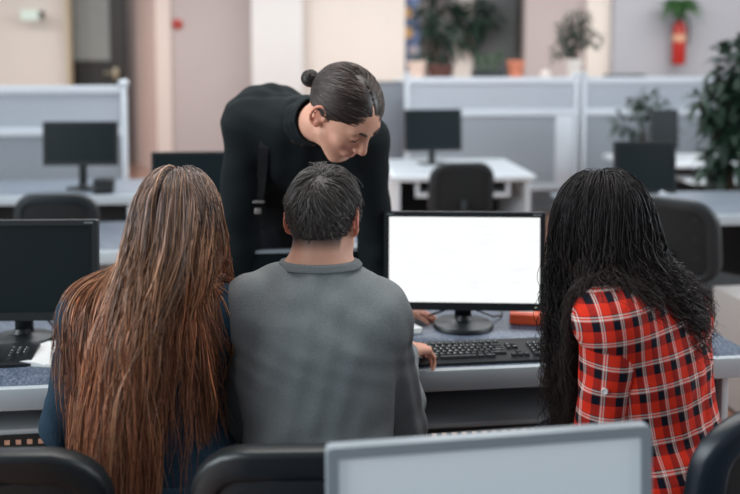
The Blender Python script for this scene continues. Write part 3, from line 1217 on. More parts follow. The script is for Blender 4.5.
# ------------------------------------------------------------------ plants
def leaves_bm(rng, pts, size, droop=0.3, slim=0.45):
    """one leaf at each (position, outward direction)"""
    b = BM()
    for p, d in pts:
        p, d = Vector(p), Vector(d).normalized()
        s = d.cross(Vector((rng.uniform(-.4, .4), rng.uniform(-.4, .4), 1))).normalized()
        n = s.cross(d).normalized()
        L_ = size * rng.uniform(0.7, 1.25)
        wd = L_ * slim
        mid = p + d * L_ * 0.5 + n * L_ * 0.08
        tip = p + d * L_ - Vector((0, 0, droop * L_))
        v = [b.verts.new(q) for q in (p, p + d * L_ * .3 + s * wd * .42, mid + s * wd * .45 - n * L_ * .05, tip, mid - s * wd * .45 - n * L_ * .05, p + d * L_ * .3 - s * wd * .42, mid, p + d * L_ * .3 + n * L_ * .05)]
        b.faces.new((v[0], v[1], v[7]))
        b.faces.new((v[1], v[2], v[6], v[7]))
        b.faces.new((v[2], v[3], v[6]))
        b.faces.new((v[3], v[4], v[6]))
        b.faces.new((v[4], v[5], v[7], v[6]))
        b.faces.new((v[5], v[0], v[7]))
    return b


def plant(name, label, loc, pot, blobs, nleaf, size, leaf_m, pot_m, seed, trunk_r=0.012, droop=0.35, slim=0.45, cat='potted plant', pot_h=None, group=None):
    """pot = (radius, height); blobs = [(x, y, z, r)] clumps of foliage above the pot"""
    rng = random.Random(seed)
    t = thing(name, label, cat, loc, 0, group)
    pr, ph = pot
    b = BM()
    lathe(b, [(0, 0), (pr * 0.72, 0), (pr * 0.95, ph * 0.75), (pr * 1.02, ph * 0.78), (pr * 1.02, ph), (pr * 0.9, ph), (pr * 0.85, ph * 0.85), (0, ph * 0.85)], (0, 0, 0), 24)
    obj('pot', b, pot_m, t)
    b = BM()
    pts = []
    for (x, y, z, r) in blobs:
        c = Vector((x, y, z))
        k1 = Vector((x * 0.35, y * 0.35, ph + (z - ph) * 0.45))
        tube(b, [(rng.uniform(-.02, .02), rng.uniform(-.02, .02), ph * 0.8), k1, c], [trunk_r, trunk_r * 0.8, trunk_r * 0.4], 6)
        m = max(6, int(nleaf * r * r / sum(q[3] ** 2 for q in blobs)))
        nt = 6
        for k in range(nt):
            dv = Vector((rng.gauss(0, 1), rng.gauss(0, 1), rng.gauss(0, 0.8))).normalized()
            tube(b, [c - (c - k1) * 0.15, c + dv * r * 0.8], [trunk_r * 0.4, trunk_r * 0.15], 5)
        for k in range(m):
            dv = Vector((rng.gauss(0, 1), rng.gauss(0, 1), rng.gauss(0, 1))).normalized()
            q = c + dv * r * rng.random() ** 0.5
            pts.append((q, dv + Vector((rng.uniform(-.6, .6), rng.uniform(-.6, .6), rng.uniform(-.6, .4)))))
    obj('stem', b, M_stem, t)
    obj('foliage', leaves_bm(rng, pts, size, droop, slim), leaf_m, t, smooth=False)
    return t


M_pot_white = mat('white_ceramic', (226, 214, 206), 0.4)
M_pot_brown = mat('brown_clay', (92, 52, 44), 0.6)
M_pot_orange = mat('orange_clay', (214, 128, 98), 0.6)
M_pot_black = mat('black_trough', (38, 42, 44), 0.5)
PG = 'plants on the partition cabinet'
q = cabpt(417)
plant('potted_plant', 'small low plant in a pale round pot under the notice board', q, (0.11, 0.20), [(0.0, 0.02, 0.26, 0.06)], 30, 0.06, M_leaf2, mat('peach_clay', (226, 196, 178), 0.5), 3, group=PG)
q = cabpt(440)
plant('potted_plant', 'tall dark plant in a brown pot beside the notice board', q, (0.15, 0.16), [(-0.12, 0, 0.78, 0.17), (-0.05, 0.05, 0.55, 0.15), (0.06, 0.0, 0.36, 0.16), (-0.17, 0, 0.62, 0.12), (0.10, 0, 0.46, 0.10), (-0.16, 0, 0.32, 0.09), (-0.10, 0.0, 0.98, 0.12)], 420, 0.11, M_leaf, M_pot_brown, 4, group=PG)
# plant hanging on the pier
q = W(468, 20, 13.3)
t = thing('hanging_plant', 'bushy dark plant hanging on the beige pier', 'plant', (q.x, 13.55, q.z - 0.15), 0)
rng = random.Random(8)
b = BM()
lathe(b, [(0, 0), (0.10, 0.0), (0.15, 0.16), (0.13, 0.16), (0.09, 0.02), (0, 0.02)], (0, 0, 0), 18)
obj('pot', b, M_pot_black, t)
pts = []
for c, r, m in (((0, 0, 0.15), 0.30, 150), ((0.25, 0, 0.2), 0.22, 80), ((-0.2, 0, 0.2), 0.2, 70), ((0.05, 0, -0.12), 0.16, 50), ((0.42, 0, 0.22), 0.12, 26), ((-0.08, 0, 0.4), 0.14, 30)):
    for k in range(m):
        dv = Vector((rng.gauss(0, 1), rng.gauss(0, .6), rng.gauss(0, 1))).normalized()
        p = Vector(c) + dv * r * rng.random() ** 0.5
        p.y = min(p.y, 0.02)
        pts.append((p, dv + Vector((0, -.5, -.2))))
obj('foliage', leaves_bm(rng, pts, 0.15, 0.3), M_leaf, t, smooth=False)
b = BM()
tube(b, [(0, 0, 0.02), (0, 0.05, 0.1), (0, 0.14, 0.16)], 0.012)
obj('wall_hook', b, M_black, t)
# trough with small plants
q = cabpt(487)
t = thing('planter_trough', 'black trough of small green plants in front of the slate door', 'potted plant', q, YAW, PG)
b = BM()
box(b, -0.17, 0.19, -0.07, 0.07, 0, 0.11, 0.008)
obj('trough', b, M_pot_black, t)
rng = random.Random(2)
pts = []
for c, r, m in (((-0.08, 0, 0.18), 0.07, 40), ((0.10, 0, 0.22), 0.07, 40), ((0.02, 0, 0.15), 0.06, 25)):
    for k in range(m):
        dv = Vector((rng.gauss(0, 1), rng.gauss(0, 1), rng.gauss(0, 1))).normalized()
        pts.append((Vector(c) + dv * r * rng.random() ** 0.5, dv + Vector((0, 0, .4))))
obj('foliage', leaves_bm(rng, pts, 0.07, 0.2), M_leaf2, t, smooth=False)
q = cabpt(515)
plant('potted_plant', 'tiny plant in a round orange clay pot at the end of the black trough', (q[0], q[1] - 0.02, q[2]), (0.10, 0.21), [(0, 0, 0.24, 0.03)], 12, 0.04, M_leaf, M_pot_orange, 5, trunk_r=0.005, group=PG)
q = cabpt(545)
t = thing('white_ornament', 'small round white ornament on the partition cabinet near the white vase', 'ornament', q, 0)
b = BM()
lathe(b, [(0, 0), (0.03, 0.0), (0.055, 0.03), (0.058, 0.06), (0.04, 0.095), (0, 0.11)], (0, 0, 0), 18)
obj('ornament_body', b, M_pot_white, t)
b = BM()
lathe(b, [(0.028, -0.002), (0.05, -0.002), (0.05, 0.008), (0.028, 0.008)], (0, 0, 0), 18)
obj('ornament_foot', b, M_pot_white, t)
q = cabpt(574)
plant('potted_plant', 'airy small-leaved plant in a white vase on the partition cabinet', q, (0.095, 0.22), [(-0.03, 0, 0.46, 0.16), (0.06, 0, 0.60, 0.16), (-0.16, 0, 0.36, 0.10), (-0.02, 0, 0.72, 0.10), (0.17, 0, 0.47, 0.12), (-0.24, 0, 0.28, 0.06), (-0.13, 0, 0.56, 0.1)], 430, 0.075, M_leaf, M_pot_white, 6, trunk_r=0.010, group=PG)
q = cabpt(624)
t = thing('dark_case', 'flat dark case lying on the partition cabinet left of the extinguisher', 'case', q, YAW)
b = BM()
box(b, -0.2, 0.2, -0.12, 0.12, 0.0, 0.05, 0.008)
obj('case_body', b, M_dark, t)
b = BM()
tube(b, [(-0.05, -0.12, 0.03), (-0.05, -0.145, 0.03), (0.05, -0.145, 0.03), (0.05, -0.12, 0.03)], 0.006)
obj('handle', b, M_black, t)
# plant above the extinguisher
q = W(681, 8, 12.5)
t = thing('hanging_plant', 'green arching plant on the wall above the fire extinguisher', 'plant', (q.x, 12.60, q.z - 0.06), 0)
b = BM()
lathe(b, [(0, -0.06), (0.06, -0.06), (0.10, 0.06), (0.08, 0.06), (0.05, -0.04), (0, -0.04)], (0, 0, 0), 18)
obj('pot', b, M_pot_black, t)
rng = random.Random(12)
pts = []
for k in range(130):
    a = rng.uniform(0, 2 * PI)
    dv = Vector((math.cos(a), -abs(math.sin(a)) * 0.8, rng.uniform(-0.3, 1.3)))
    pts.append((Vector((math.cos(a) * 0.06, -abs(math.sin(a)) * 0.06, 0.05)), dv))
obj('foliage', leaves_bm(rng, pts, 0.30, 0.45, 0.16), M_leaf2, t, smooth=False)
b = BM()
tube(b, [(0, 0.0, 0.0), (0, 0.1, 0.04), (0, 0.15, 0.06)], 0.012)
obj('wall_hook', b, M_black, t)
# plant behind the square monitor
q = W(655, 150, 8.05)
plant('potted_plant', 'spreading dark plant standing behind the small dark monitor', (q.x - 0.02, 8.35, 0.76), (0.09, 0.14), [(-0.02, -0.1, 0.50, 0.12), (0.10, -0.1, 0.44, 0.11), (-0.22, -0.1, 0.32, 0.10), (-0.10, -0.1, 0.56, 0.07), (0.14, -0.1, 0.30, 0.08), (-0.14, -0.12, 0.19, 0.07), (0.28, 0, 0.2, 0.07)], 170, 0.11, M_leaf, M_pot_black, 21)
# big plant at the right edge
q = W(735, 150, 6.3)
plant('potted_tree', 'large dark leafy plant at the right wall side, standing on the floor', (q.x + 0.11, 6.4, 0), (0.20, 0.36), [(-0.02, 0, 1.60, 0.19), (0.02, 0, 1.36, 0.19), (0.0, 0, 1.14, 0.17), (-0.24, -0.0, 1.34, 0.08), (-0.20, 0, 1.12, 0.10), (-0.02, 0, 0.96, 0.14), (0.15, 0, 1.5, 0.2), (-0.16, 0.1, 0.92, 0.11), (0.2, 0, 1.2, 0.2), (-0.33, 0.0, 1.38, 0.05)], 1300, 0.15, M_leaf, M_pot_black, 22, trunk_r=0.02)

# ------------------------------------------------------------------ people: implicit bodies turned into meshes
def A(*p):
    return np.array(p, dtype=np.float64)


def nrm(v):
    v = np.asarray(v, dtype=np.float64)
    return v / (np.linalg.norm(v) + 1e-12)


class Frame:
    """local frame: x = right of the person, y = forward, z = up"""

    def __init__(s, o, F, U, sc=1.0):
        F = nrm(F)
        R = nrm(np.cross(F, U))
        U = np.cross(R, F)
        s.o, s.B, s.s = A(*o), np.stack([R, F, U], 1), sc

    def pt(s, x, y, z):
        return s.o + s.s * (s.B @ A(x, y, z))

    def loc(s, P):
        return ((P - s.o) @ s.B) / s.s


def smin(a, b, k):
    h = np.clip(0.5 + 0.5 * (b - a) / k, 0, 1)
    return b * (1 - h) + a * h - k * h * (1 - h)


def cone(a, b, ra, rb, k=0.03):
    return ('c', A(*a), A(*b), ra, rb, k)


def fcone(a, b, ra, rb, lat, ratio, k=0.04):
    a, b = A(*a), A(*b)
    w_ = nrm(b - a)
    l = nrm(A(*lat) - w_ * np.dot(A(*lat), w_))
    return ('f', a, b, ra, rb, l, np.cross(w_, l), ratio, k)


def ell(c, r, B, k=0.02):
    return ('e', A(*c), A(*r), B, k)


def sub(p):
    return ('s', p)


def grp(ps, k):
    return ('g', ps, k)


def d1(p, P, inf=0.0):
    t = p[0]
    if t == 'c':
        a, b, ra, rb = p[1:5]
        ba = b - a
        h = np.clip(((P - a) @ ba) / np.dot(ba, ba), 0, 1)
        q = P - a - h[:, None] * ba
        return np.sqrt((q * q).sum(1)) - (ra + (rb - ra) * h) - inf
    if t == 'f':
        a, b, ra, rb, l, n, ratio = p[1:8]
        w_ = b - a
        L = np.linalg.norm(w_)
        w_ = w_ / L
        q = P - a
        u = q @ w_
        h = np.clip(u, 0, L)
        x, y = q @ l, (q @ n) / ratio
        r = ra + (rb - ra) * (h / L)
        return (np.sqrt((u - h) ** 2 + x * x + y * y) - r) * (0.5 + 0.5 * ratio) - inf
    if t == 'e':
        c, r, B = p[1:4]
        q = (P - c) @ B
        k0 = np.sqrt(((q / r) ** 2).sum(1)) + 1e-9
        k1 = np.sqrt(((q / (r * r)) ** 2).sum(1)) + 1e-9
        return k0 * (k0 - 1) / k1 - inf
    if t == 'g':
        return sdf(p[1], P, inf)


def sdf(ps, P, inf=0.0):
    d = None
    for p in ps:
        if p[0] == 's':
            di = d1(p[1], P)
            d = -smin(-d, di, p[1][-1])
            continue
        di = d1(p, P, inf)
        d = di if d is None else smin(d, di, p[-1])
    return d


def sdf_mesh(fn, lo, hi, h):
    """naive surface nets, evaluated only in blocks near the surface"""
    lo, hi = A(*lo), A(*hi)
    Bk = 8
    nb = np.ceil((hi - lo) / (h * Bk)).astype(int)
    n = nb * Bk + 1
    ctr = [lo[i] + (np.arange(nb[i]) + 0.5) * h * Bk for i in range(3)]
    g = np.stack(np.meshgrid(*ctr, indexing='ij'), -1).reshape(-1, 3)
    dv = np.concatenate([fn(g[i:i + 60000]) for i in range(0, len(g), 60000)])
    act = np.abs(dv) < h * Bk * 0.87 * 1.25 + 0.008
    vals = np.empty(tuple(n), dtype=np.float32)
    idx = np.stack(np.unravel_index(np.arange(len(g)), tuple(nb)), -1)
    sg = np.where(dv < 0, -1.0, 1.0).reshape(tuple(nb)).astype(np.float32)
    vals[:-1, :-1, :-1] = np.repeat(np.repeat(np.repeat(sg, Bk, 0), Bk, 1), Bk, 2)
    vals[-1], vals[:, -1], vals[:, :, -1] = 1, 1, 1
    o = np.arange(Bk + 1)
    off = np.stack(np.meshgrid(o, o, o, indexing='ij'), -1).reshape(-1, 3)
    ai = idx[act]
    for i in range(0, len(ai), 120):
        q = ai[i:i + 120]
        ii = q[:, None, :] * Bk + off[None]
        P = lo + ii * h
        v = fn(P.reshape(-1, 3)).astype(np.float32)
        f = ii.reshape(-1, 3)
        vals[f[:, 0], f[:, 1], f[:, 2]] = v
    ins = vals < 0
    c = np.zeros(tuple(n - 1), dtype=np.int8)
    for a in (0, 1):
        for b_ in (0, 1):
            for e in (0, 1):
                c += ins[a:n[0] - 1 + a, b_:n[1] - 1 + b_, e:n[2] - 1 + e]
    cell = np.argwhere((c > 0) & (c < 8))
    vid = np.full(tuple(n - 1), -1, dtype=np.int32)
    vid[cell[:, 0], cell[:, 1], cell[:, 2]] = np.arange(len(cell))
    acc = np.zeros((len(cell), 3))
    cnt = np.zeros(len(cell))
    cs = [(0, 0, 0), (1, 0, 0), (0, 1, 0), (1, 1, 0), (0, 0, 1), (1, 0, 1), (0, 1, 1), (1, 1, 1)]
    V8 = [vals[cell[:, 0] + q[0], cell[:, 1] + q[1], cell[:, 2] + q[2]] for q in cs]
    for i in range(8):
        for j in range(i + 1, 8):
            df = A(*cs[j]) - A(*cs[i])
            if np.abs(df).sum() != 1:
                continue
            m = (V8[i] < 0) != (V8[j] < 0)
            t = V8[i][m] / (V8[i][m] - V8[j][m])
            acc[m] += A(*cs[i]) + t[:, None] * df
            cnt[m] += 1
    V = lo + (cell + acc / cnt[:, None]) * h
    F = []
    for ax in range(3):
        u, w_ = (ax + 1) % 3, (ax + 2) % 3
        sl0, sl1 = [slice(None)] * 3, [slice(None)] * 3
        sl0[ax], sl1[ax] = slice(0, -1), slice(1, None)
        a, b_ = ins[tuple(sl0)], ins[tuple(sl1)]
        e = np.argwhere(a != b_)
        e = e[(e[:, u] > 0) & (e[:, w_] > 0) & (e[:, u] < n[u] - 1) & (e[:, w_] < n[w_] - 1)]
        st = ins[e[:, 0], e[:, 1], e[:, 2]]
        q = []
        for du, dw in ((1, 1), (0, 1), (0, 0), (1, 0)):
            k = e.copy()
            k[:, u] -= du
            k[:, w_] -= dw
            q.append(vid[k[:, 0], k[:, 1], k[:, 2]])
        q = np.stack(q, 1)
        q[~st] = q[~st][:, ::-1]
        F.append(q)
    F = np.concatenate(F)
    F = F[(F >= 0).all(1)]
    return V, F


def relax(V, F, it=2, lam=0.5):
    for _ in range(it):
        s = np.zeros_like(V)
        c = np.zeros(len(V))
        for i in range(4):
            j = (i + 1) % 4
            np.add.at(s, F[:, i], V[F[:, j]])
            np.add.at(s, F[:, j], V[F[:, i]])
            np.add.at(c, F[:, i], 1)
            np.add.at(c, F[:, j], 1)
        V = V + lam * (s / c[:, None] - V)
    return V


# ---- body pieces
def head_prims(fr, face=True):
    p, s, B = fr.pt, fr.s, fr.B

    def rot(rx=0, ry=0, rz=0):
        M = Matrix.Rotation(rz, 3, 'Z') @ Matrix.Rotation(ry, 3, 'Y') @ Matrix.Rotation(rx, 3, 'X')
        return B @ np.array(M)
    o = [
        ell(p(0, -.012, .032), A(.074, .096, .084) * s, B, .02),
        ell(p(0, .030, .010), A(.066, .066, .075) * s, B, .03),
        ell(p(0, .030, -.045), A(.056, .058, .066) * s, B, .03),
        ell(p(0, .062, -.094), A(.024, .024, .020) * s, B, .03),
        cone(p(-.052, .012, -.055), p(-.020, .066, -.098), .016 * s, .014 * s, .025 * s),
        cone(p(.052, .012, -.055), p(.020, .066, -.098), .016 * s, .014 * s, .025 * s),
        ell(p(-.043, .062, -.022), A(.022, .020, .016) * s, B, .02),
        ell(p(.043, .062, -.022), A(.022, .020, .016) * s, B, .02),
        cone(p(-.040, .075, .030), p(.040, .075, .030), .011 * s, .011 * s, .018),
    ]
    if face:
        o += [
            sub(ell(p(-.031, .096, .010), A(.019, .014, .012) * s, B, .012)),
            sub(ell(p(.031, .096, .010), A(.019, .014, .012) * s, B, .012)),
            ell(p(-.031, .080, .009), A(.0145, .0125, .0115) * s, B, .004),
            ell(p(.031, .080, .009), A(.0145, .0125, .0115) * s, B, .004),
            cone(p(0, .090, .022), p(0, .112, -.022), .0075 * s, .0105 * s, .012),
            ell(p(0, .111, -.026), A(.0115, .0115, .0100) * s, B, .008),
            ell(p(-.0125, .100, -.030), A(.0085, .0105, .0075) * s, B, .006),
            ell(p(.0125, .100, -.030), A(.0085, .0105, .0075) * s, B, .006),
            ell(p(0, .084, -.058), A(.026, .014, .016) * s, B, .012),
            ell(p(0, .094, -.0545), A(.021, .0075, .0050) * s, B, .004),
            ell(p(0, .0925, -.0650), A(.018, .0080, .0058) * s, B, .004),
            sub(cone(p(-.022, .099, -.0597), p(.022, .099, -.0597), .0016 * s, .0016 * s, .003)),
        ]
    for sx in (-1, 1):
        e = []
        tl = rot(0, 0, sx * rad(22))
        e.append(ell(p(sx * .0775, -.012, -.006), A(.006, .017, .028) * s, tl, .006))
        arc = []
        for k in range(10):
            a = rad(35 + 260 * k / 9)
            yy = -.013 + .0180 * math.cos(a)
            arc.append((sx * (.0800 + .013 * min(1.0, max(0.0, (.004 - yy) / .034))), yy, -.004 + .031 * math.sin(a)))
        for k in range(9):
            e.append(cone(p(*arc[k]), p(*arc[k + 1]), .0044 * s, .0044 * s, .003))
        e.append(ell(p(sx * .080, -.004, -.032), A(.0055, .009, .011) * s, tl, .006))
        e.append(ell(p(sx * .078, .004, -.004), A(.005, .006, .009) * s, B, .004))
        o.append(grp(e, .010))
    return o


def hand_prims(w_, d, b_, thumb, sc=1.0, curl=(25, 30, 20), spread=5, tcurl=20):
    """wrist point, finger direction, back-of-hand normal, thumb side (+1: along d x b)"""
    w_, d, b_ = A(*w_), nrm(d), nrm(b_)
    b_ = nrm(b_ - d * np.dot(b_, d))
    s = np.cross(d, b_) * thumb
    o = []
    kn = []
    for i in range(4):
        a = w_ + s * (.012 - .008 * i) * sc + d * .012 * sc
        k = w_ + s * (.030 - .0195 * i) * sc + d * (.088, .092, .087, .078)[i] * sc + b_ * (.002, .005, .004, 0)[i] * sc
        kn.append(k)
        o.append(cone(a, k, .0150 * sc, .0112 * sc, .014))
    o.append(cone(w_ - d * .02 * sc, w_ + d * .02 * sc, .024 * sc, .022 * sc, .02))
    Ls = ((.044, .026, .021), (.048, .030, .022), (.045, .028, .021), (.035, .021, .019))
    for i in range(4):
        f = []
        sp = rad(spread) * (1.5 - i)
        dd = d * math.cos(sp) + s * math.sin(sp)
        q = kn[i]
        ang = 0
        r = (.0088, .0088, .0084, .0074)[i] * sc
        for j in range(3):
            ang += rad(curl[j] * (1 + 0.06 * i))
            v = dd * math.cos(ang) - b_ * math.sin(ang)
            e = q + v * Ls[i][j] * sc
            f.append(cone(q, e, r, r * 0.92, .003))
            q, r = e, r * 0.90
        o.append(grp(f, .005))
    q = w_ + d * .022 * sc + s * .024 * sc - b_ * .006 * sc
    v = nrm(d * .75 + s * .62 - b_ * .25)
    f = []
    for L, r0, r1 in ((.044, .0150, .0115), (.034, .0108, .0098), (.027, .0096, .0078)):
        e = q + v * L * sc
        f.append(cone(q, e, r0 * sc, r1 * sc, .004))
        q = e
        v = nrm(v + (d - s * .55) * math.sin(rad(tcurl)))
    o.append(grp(f, .012))
    return o


def torso_prims(J, male=True, k=1.0):
    """J: hip, waist, chest, neck0, shL, shR"""
    lat = nrm(J['shR'] - J['shL'])
    hlat = J.get('hlat', lat)
    c = []
    m = 1.0 if male else 0.93
    c.append(fcone(J['hip'], J['waist'], .172 * k * (1.0 if male else 1.04), .146 * k * m, hlat, .70, .05))
    c.append(fcone(J['waist'], J['chest'], .146 * k * m, .172 * k * m, lat, .70, .06))
    mid = (J['shL'] + J['shR']) / 2
    c.append(fcone(J['chest'], J['chest'] * .35 + mid * .65, .172 * k * m, .158 * k * m, lat, .64, .06))
    for q in ('shL', 'shR'):
        c.append(cone(mid * .55 + J['neck0'] * .45, J[q], .060 * k, .060 * k, .05))
        c.append(cone(J['neck0'] * .7 + J['neck1'] * .3, J[q] * .75 + mid * .25, .042 * k, .040 * k, .05))
        c.append(cone(J['chest'] * .5 + J[q] * .5, J[q], .075 * k, .066 * k, .05))
    return c


def arm_prims(sh, el, wr, k=1.0, r=(.060, .044, .046, .029)):
    sh, el, wr = A(*sh), A(*el), A(*wr)
    return [cone(sh, el, r[0] * k, r[1] * k, .03), cone(el, el * .65 + wr * .35, r[1] * k, r[2] * k * .98, .02), cone(el * .65 + wr * .35, wr, r[2] * k * .96, r[3] * k, .015)]


def leg_prims(hip, kn, an, fdir, k=1.0):
    hip, kn, an = A(*hip), A(*kn), A(*an)
    f = nrm(fdir)
    return ([cone(hip, kn, .086 * k, .058 * k, .04), cone(kn, kn * .65 + an * .35, .056 * k, .055 * k, .03), cone(kn * .65 + an * .35, an, .054 * k, .038 * k, .02)],
            [cone(an - f * .03 + A(0, 0, -.035), an + f * .10 + A(0, 0, -.045), .036 * k, .032 * k, .03), cone(an + f * .10 + A(0, 0, -.045), an + f * .17 + A(0, 0, -.05), .034 * k, .026 * k, .02), cone(an, an + A(0, 0, -.04), .040 * k, .036 * k, .03)])


def bounds(ps, pad=0.03):
    lo, hi = A(9, 9, 9), A(-9, -9, -9)

    def rec(p):
        nonlocal lo, hi
        if p[0] == 'c':
            for q, r in ((p[1], p[3]), (p[2], p[4])):
                lo, hi = np.minimum(lo, q - r), np.maximum(hi, q + r)
        elif p[0] == 'f':
            for q, r in ((p[1], p[3]), (p[2], p[4])):
                lo, hi = np.minimum(lo, q - r), np.maximum(hi, q + r)
        elif p[0] == 'e':
            r = p[2].max()
            lo, hi = np.minimum(lo, p[1] - r), np.maximum(hi, p[1] + r)
        elif p[0] == 'g':
            for q in p[1]:
                rec(q)
    for p in ps:
        rec(p)
    return lo - pad, hi + pad


def wrinkle(P, amp, seed=0.0, f=1.0):
    x, y, z = P[:, 0] * f, P[:, 1] * f, P[:, 2] * f
    a = np.sin(34 * z + 13 * np.sin(9 * x + 5 * y + seed) + seed)
    b_ = np.sin(21 * z - 26 * x + 8 * np.sin(14 * y + 7 * z) + 2.1 * seed)
    c = np.sin(47 * (x + .6 * z) + 6 * np.sin(19 * z + seed))
    return amp * (0.5 * a + 0.35 * b_ + 0.25 * c)


def cloth(name, fn, lo, hi, h, m, parent, root, color=None, vec=None, it=1):
    V, F = sdf_mesh(fn, lo, hi, h)
    V = relax(V, F, it)
    vv = vec(V) if vec else None
    return npobj(name, V - A(*root), F, m, parent, color, vv)


# ---- hair
def strands_obj(name, S3, r0, m, parent, root, rng, cols, taper=0.35):
    """S3: (N, T, 3) strand points; cols: (N, T, 3)"""
    N, T = S3.shape[:2]
    d = np.gradient(S3, axis=1)
    d /= np.linalg.norm(d, axis=2, keepdims=True) + 1e-9
    up = rng.normal(size=(N, 1, 3))
    a = np.cross(d, np.broadcast_to(up, d.shape))
    a /= np.linalg.norm(a, axis=2, keepdims=True) + 1e-9
    b_ = np.cross(d, a)
    t = np.linspace(0, 1, T)
    rr = np.asarray(r0).reshape(-1, 1) * (1 - (1 - taper) * np.clip((t - .6) / .4, 0, 1))[None]
    V = np.empty((N, T, 3, 3))
    for k in range(3):
        an = 2 * PI * k / 3
        V[:, :, k] = S3 + (a * math.cos(an) + b_ * math.sin(an)) * rr[..., None]
    base = (np.arange(N)[:, None] * T + np.arange(T - 1)[None]) * 3
    F = []
    for k in range(3):
        k2 = (k + 1) % 3
        F.append(np.stack([base + k, base + k2, base + 3 + k2, base + 3 + k], -1).reshape(-1, 4))
    F = np.concatenate(F)
    C_ = np.repeat(cols[:, :, None, :], 3, 2).reshape(-1, 3)
    return npobj(name, V.reshape(-1, 3) - A(*root), F, m, parent, C_)


def gradient(fn, P, e=0.004):
    g = np.stack([fn(P + A(e, 0, 0)) - fn(P - A(e, 0, 0)), fn(P + A(0, e, 0)) - fn(P - A(0, e, 0)), fn(P + A(0, 0, e)) - fn(P - A(0, 0, e))], -1)
    return g / (np.linalg.norm(g, axis=1, keepdims=True) + 1e-9)


def grow(roots, d0, nst, step, force, fn, off, damp=0.55):
    """strands that fall and slide over the surface fn = off"""
    P, D = roots.copy(), d0.copy()
    out = [P.copy()]
    for i in range(nst):
        D = damp * D + (1 - damp) * force(P, i / nst)
        D /= np.linalg.norm(D, axis=1, keepdims=True) + 1e-9
        Q = P + D * step[:, None]
        for _ in range(2):
            dist = fn(Q)
            m = dist < off
            if m.any():
                g = gradient(fn, Q[m])
                Q[m] += g * (off - dist)[m][:, None]
        D = Q - P
        D /= np.linalg.norm(D, axis=1, keepdims=True) + 1e-9
        P = P + D * step[:, None]
        out.append(P.copy())
    return np.stack(out, 1)


def clump(S3, rng, n, amt, start=0.25):
    N, T = S3.shape[:2]
    ci = rng.choice(N, n, replace=False)
    # nearest guide by a mid-length point
    mid = S3[:, T // 3]
    gm = S3[ci, T // 3]
    near = np.empty(N, dtype=int)
    for i in range(0, N, 500):
        near[i:i + 500] = ((mid[i:i + 500, None] - gm[None]) ** 2).sum(2).argmin(1)
    t = np.clip((np.linspace(0, 1, T) - start) / (1 - start), 0, 1)[None, :, None]
    return S3 + (S3[ci[near]] - S3) * t * amt, near


def scalp_pts(fr, rng, n, region, grow_by=0.004):
    """random points on the cranium ellipsoid that fulfil region(local)"""
    out = []
    m = 0
    while m < n:
        v = rng.normal(size=(n * 2, 3))
        v /= np.linalg.norm(v, axis=1, keepdims=True)
        q = v * (A(.074, .096, .084) + grow_by) + A(0, -.012, .032)
        # the lower rear of the head is carried down by the neck
        q = q[region(q)]
        out.append(q)
        m += len(q)
    q = np.concatenate(out)[:n]
    return q, fr.o + fr.s * (q @ fr.B.T)


M_skin = mat('skin', (222, 170, 146), 0.5, spec=0.4, attr='tint', var=0.08, vscale=40, bump=0.04, bscale=400, sss=0.12)
M_hair = mat('hair_strands', (60, 50, 44), 0.42, spec=0.5, attr='tint')


def person(label, prims, root, h, tint=None):
    lo, hi = bounds(prims)
    V, F = sdf_mesh(lambda P: sdf(prims, P), lo, hi, h)
    V = relax(V, F, 1, 0.4)
    base = np.array([lin(214), lin(160), lin(136)])
    C_ = np.tile(base, (len(V), 1))
    if tint:
        C_ = tint(V, C_)
    o = npobj('person', V - A(*root), F, M_skin, None, C_)
    o.location = root
    tag(o, label, 'person')
    return o


def blend(C_, w_, c):
    return C_ * (1 - w_[:, None]) + np.array([lin(q) for q in c]) * w_[:, None]


def sstep(a, b_, x):
    t = np.clip((x - a) / (b_ - a), 0, 1)
    return t * t * (3 - 2 * t)


def shoes(legs, root, o, m):
    for f in legs:
        lo, hi = bounds(f)

        def fn(P):
            return np.maximum(sdf(f, P, .006), np.maximum(-P[:, 2] + 0.002, P[:, 2] - 0.13))
        cloth('shoe', fn, lo, hi, .008, m, o, root)


def hipfit(P):
    return P

EC, ER = A(0, -.012, .032), A(.074, .096, .084)


def eproj(q, off):
    v = (q - EC) / ER
    v = v / np.linalg.norm(v, axis=1, keepdims=True)
    n = v / ER
    n /= np.linalg.norm(n, axis=1, keepdims=True)
    return EC + v * ER + n * np.asarray(off).reshape(-1, 1), n


def comb(fr, q0, dirfield, lens, T, prof):
    """short hair combed over the skull: dirfield(q, n) in head coordinates, prof(t) = height above the skin"""
    q, n = eproj(q0, prof(0.0))
    out = [q]
    for i in range(1, T):
        t = i / (T - 1)
        d = dirfield(q, n, t)
        d = d - n * (d * n).sum(1, keepdims=True)
        d /= np.linalg.norm(d, axis=1, keepdims=True) + 1e-9
        q, n = eproj(q + d * (lens / (T - 1))[:, None], prof(t))
        out.append(q)
    L = np.stack(out, 1)
    return fr.o + fr.s * (L @ fr.B.T)


def haircols(rng, N, T, stops, var=0.25):
    t = np.linspace(0, 1, T)
    xs = [s[0] for s in stops]
    c = np.stack([np.interp(t, xs, [lin(s[1][k]) for s in stops]) for k in range(3)], -1)
    return c[None] * np.exp(rng.normal(0, var, size=(N, 1, 1)))


def cap(name, fr, region, m, parent, root, off, color, h=.004, inset=.004):
    """close layer of hair on the skull"""
    def fn(P):
        q = fr.loc(P)
        d = d1(('e', EC, ER + off, np.eye(3)), q) * fr.s
        return np.maximum(d, (region(q) + inset) * fr.s)
    V, F = sdf_mesh(fn, fr.o - .16 * fr.s, fr.o + .16 * fr.s, h)
    V = relax(V, F, 2)
    C_ = np.tile(np.array([lin(k) for k in color]), (len(V), 1))
    return npobj(name, V - A(*root), F, m, parent, C_)


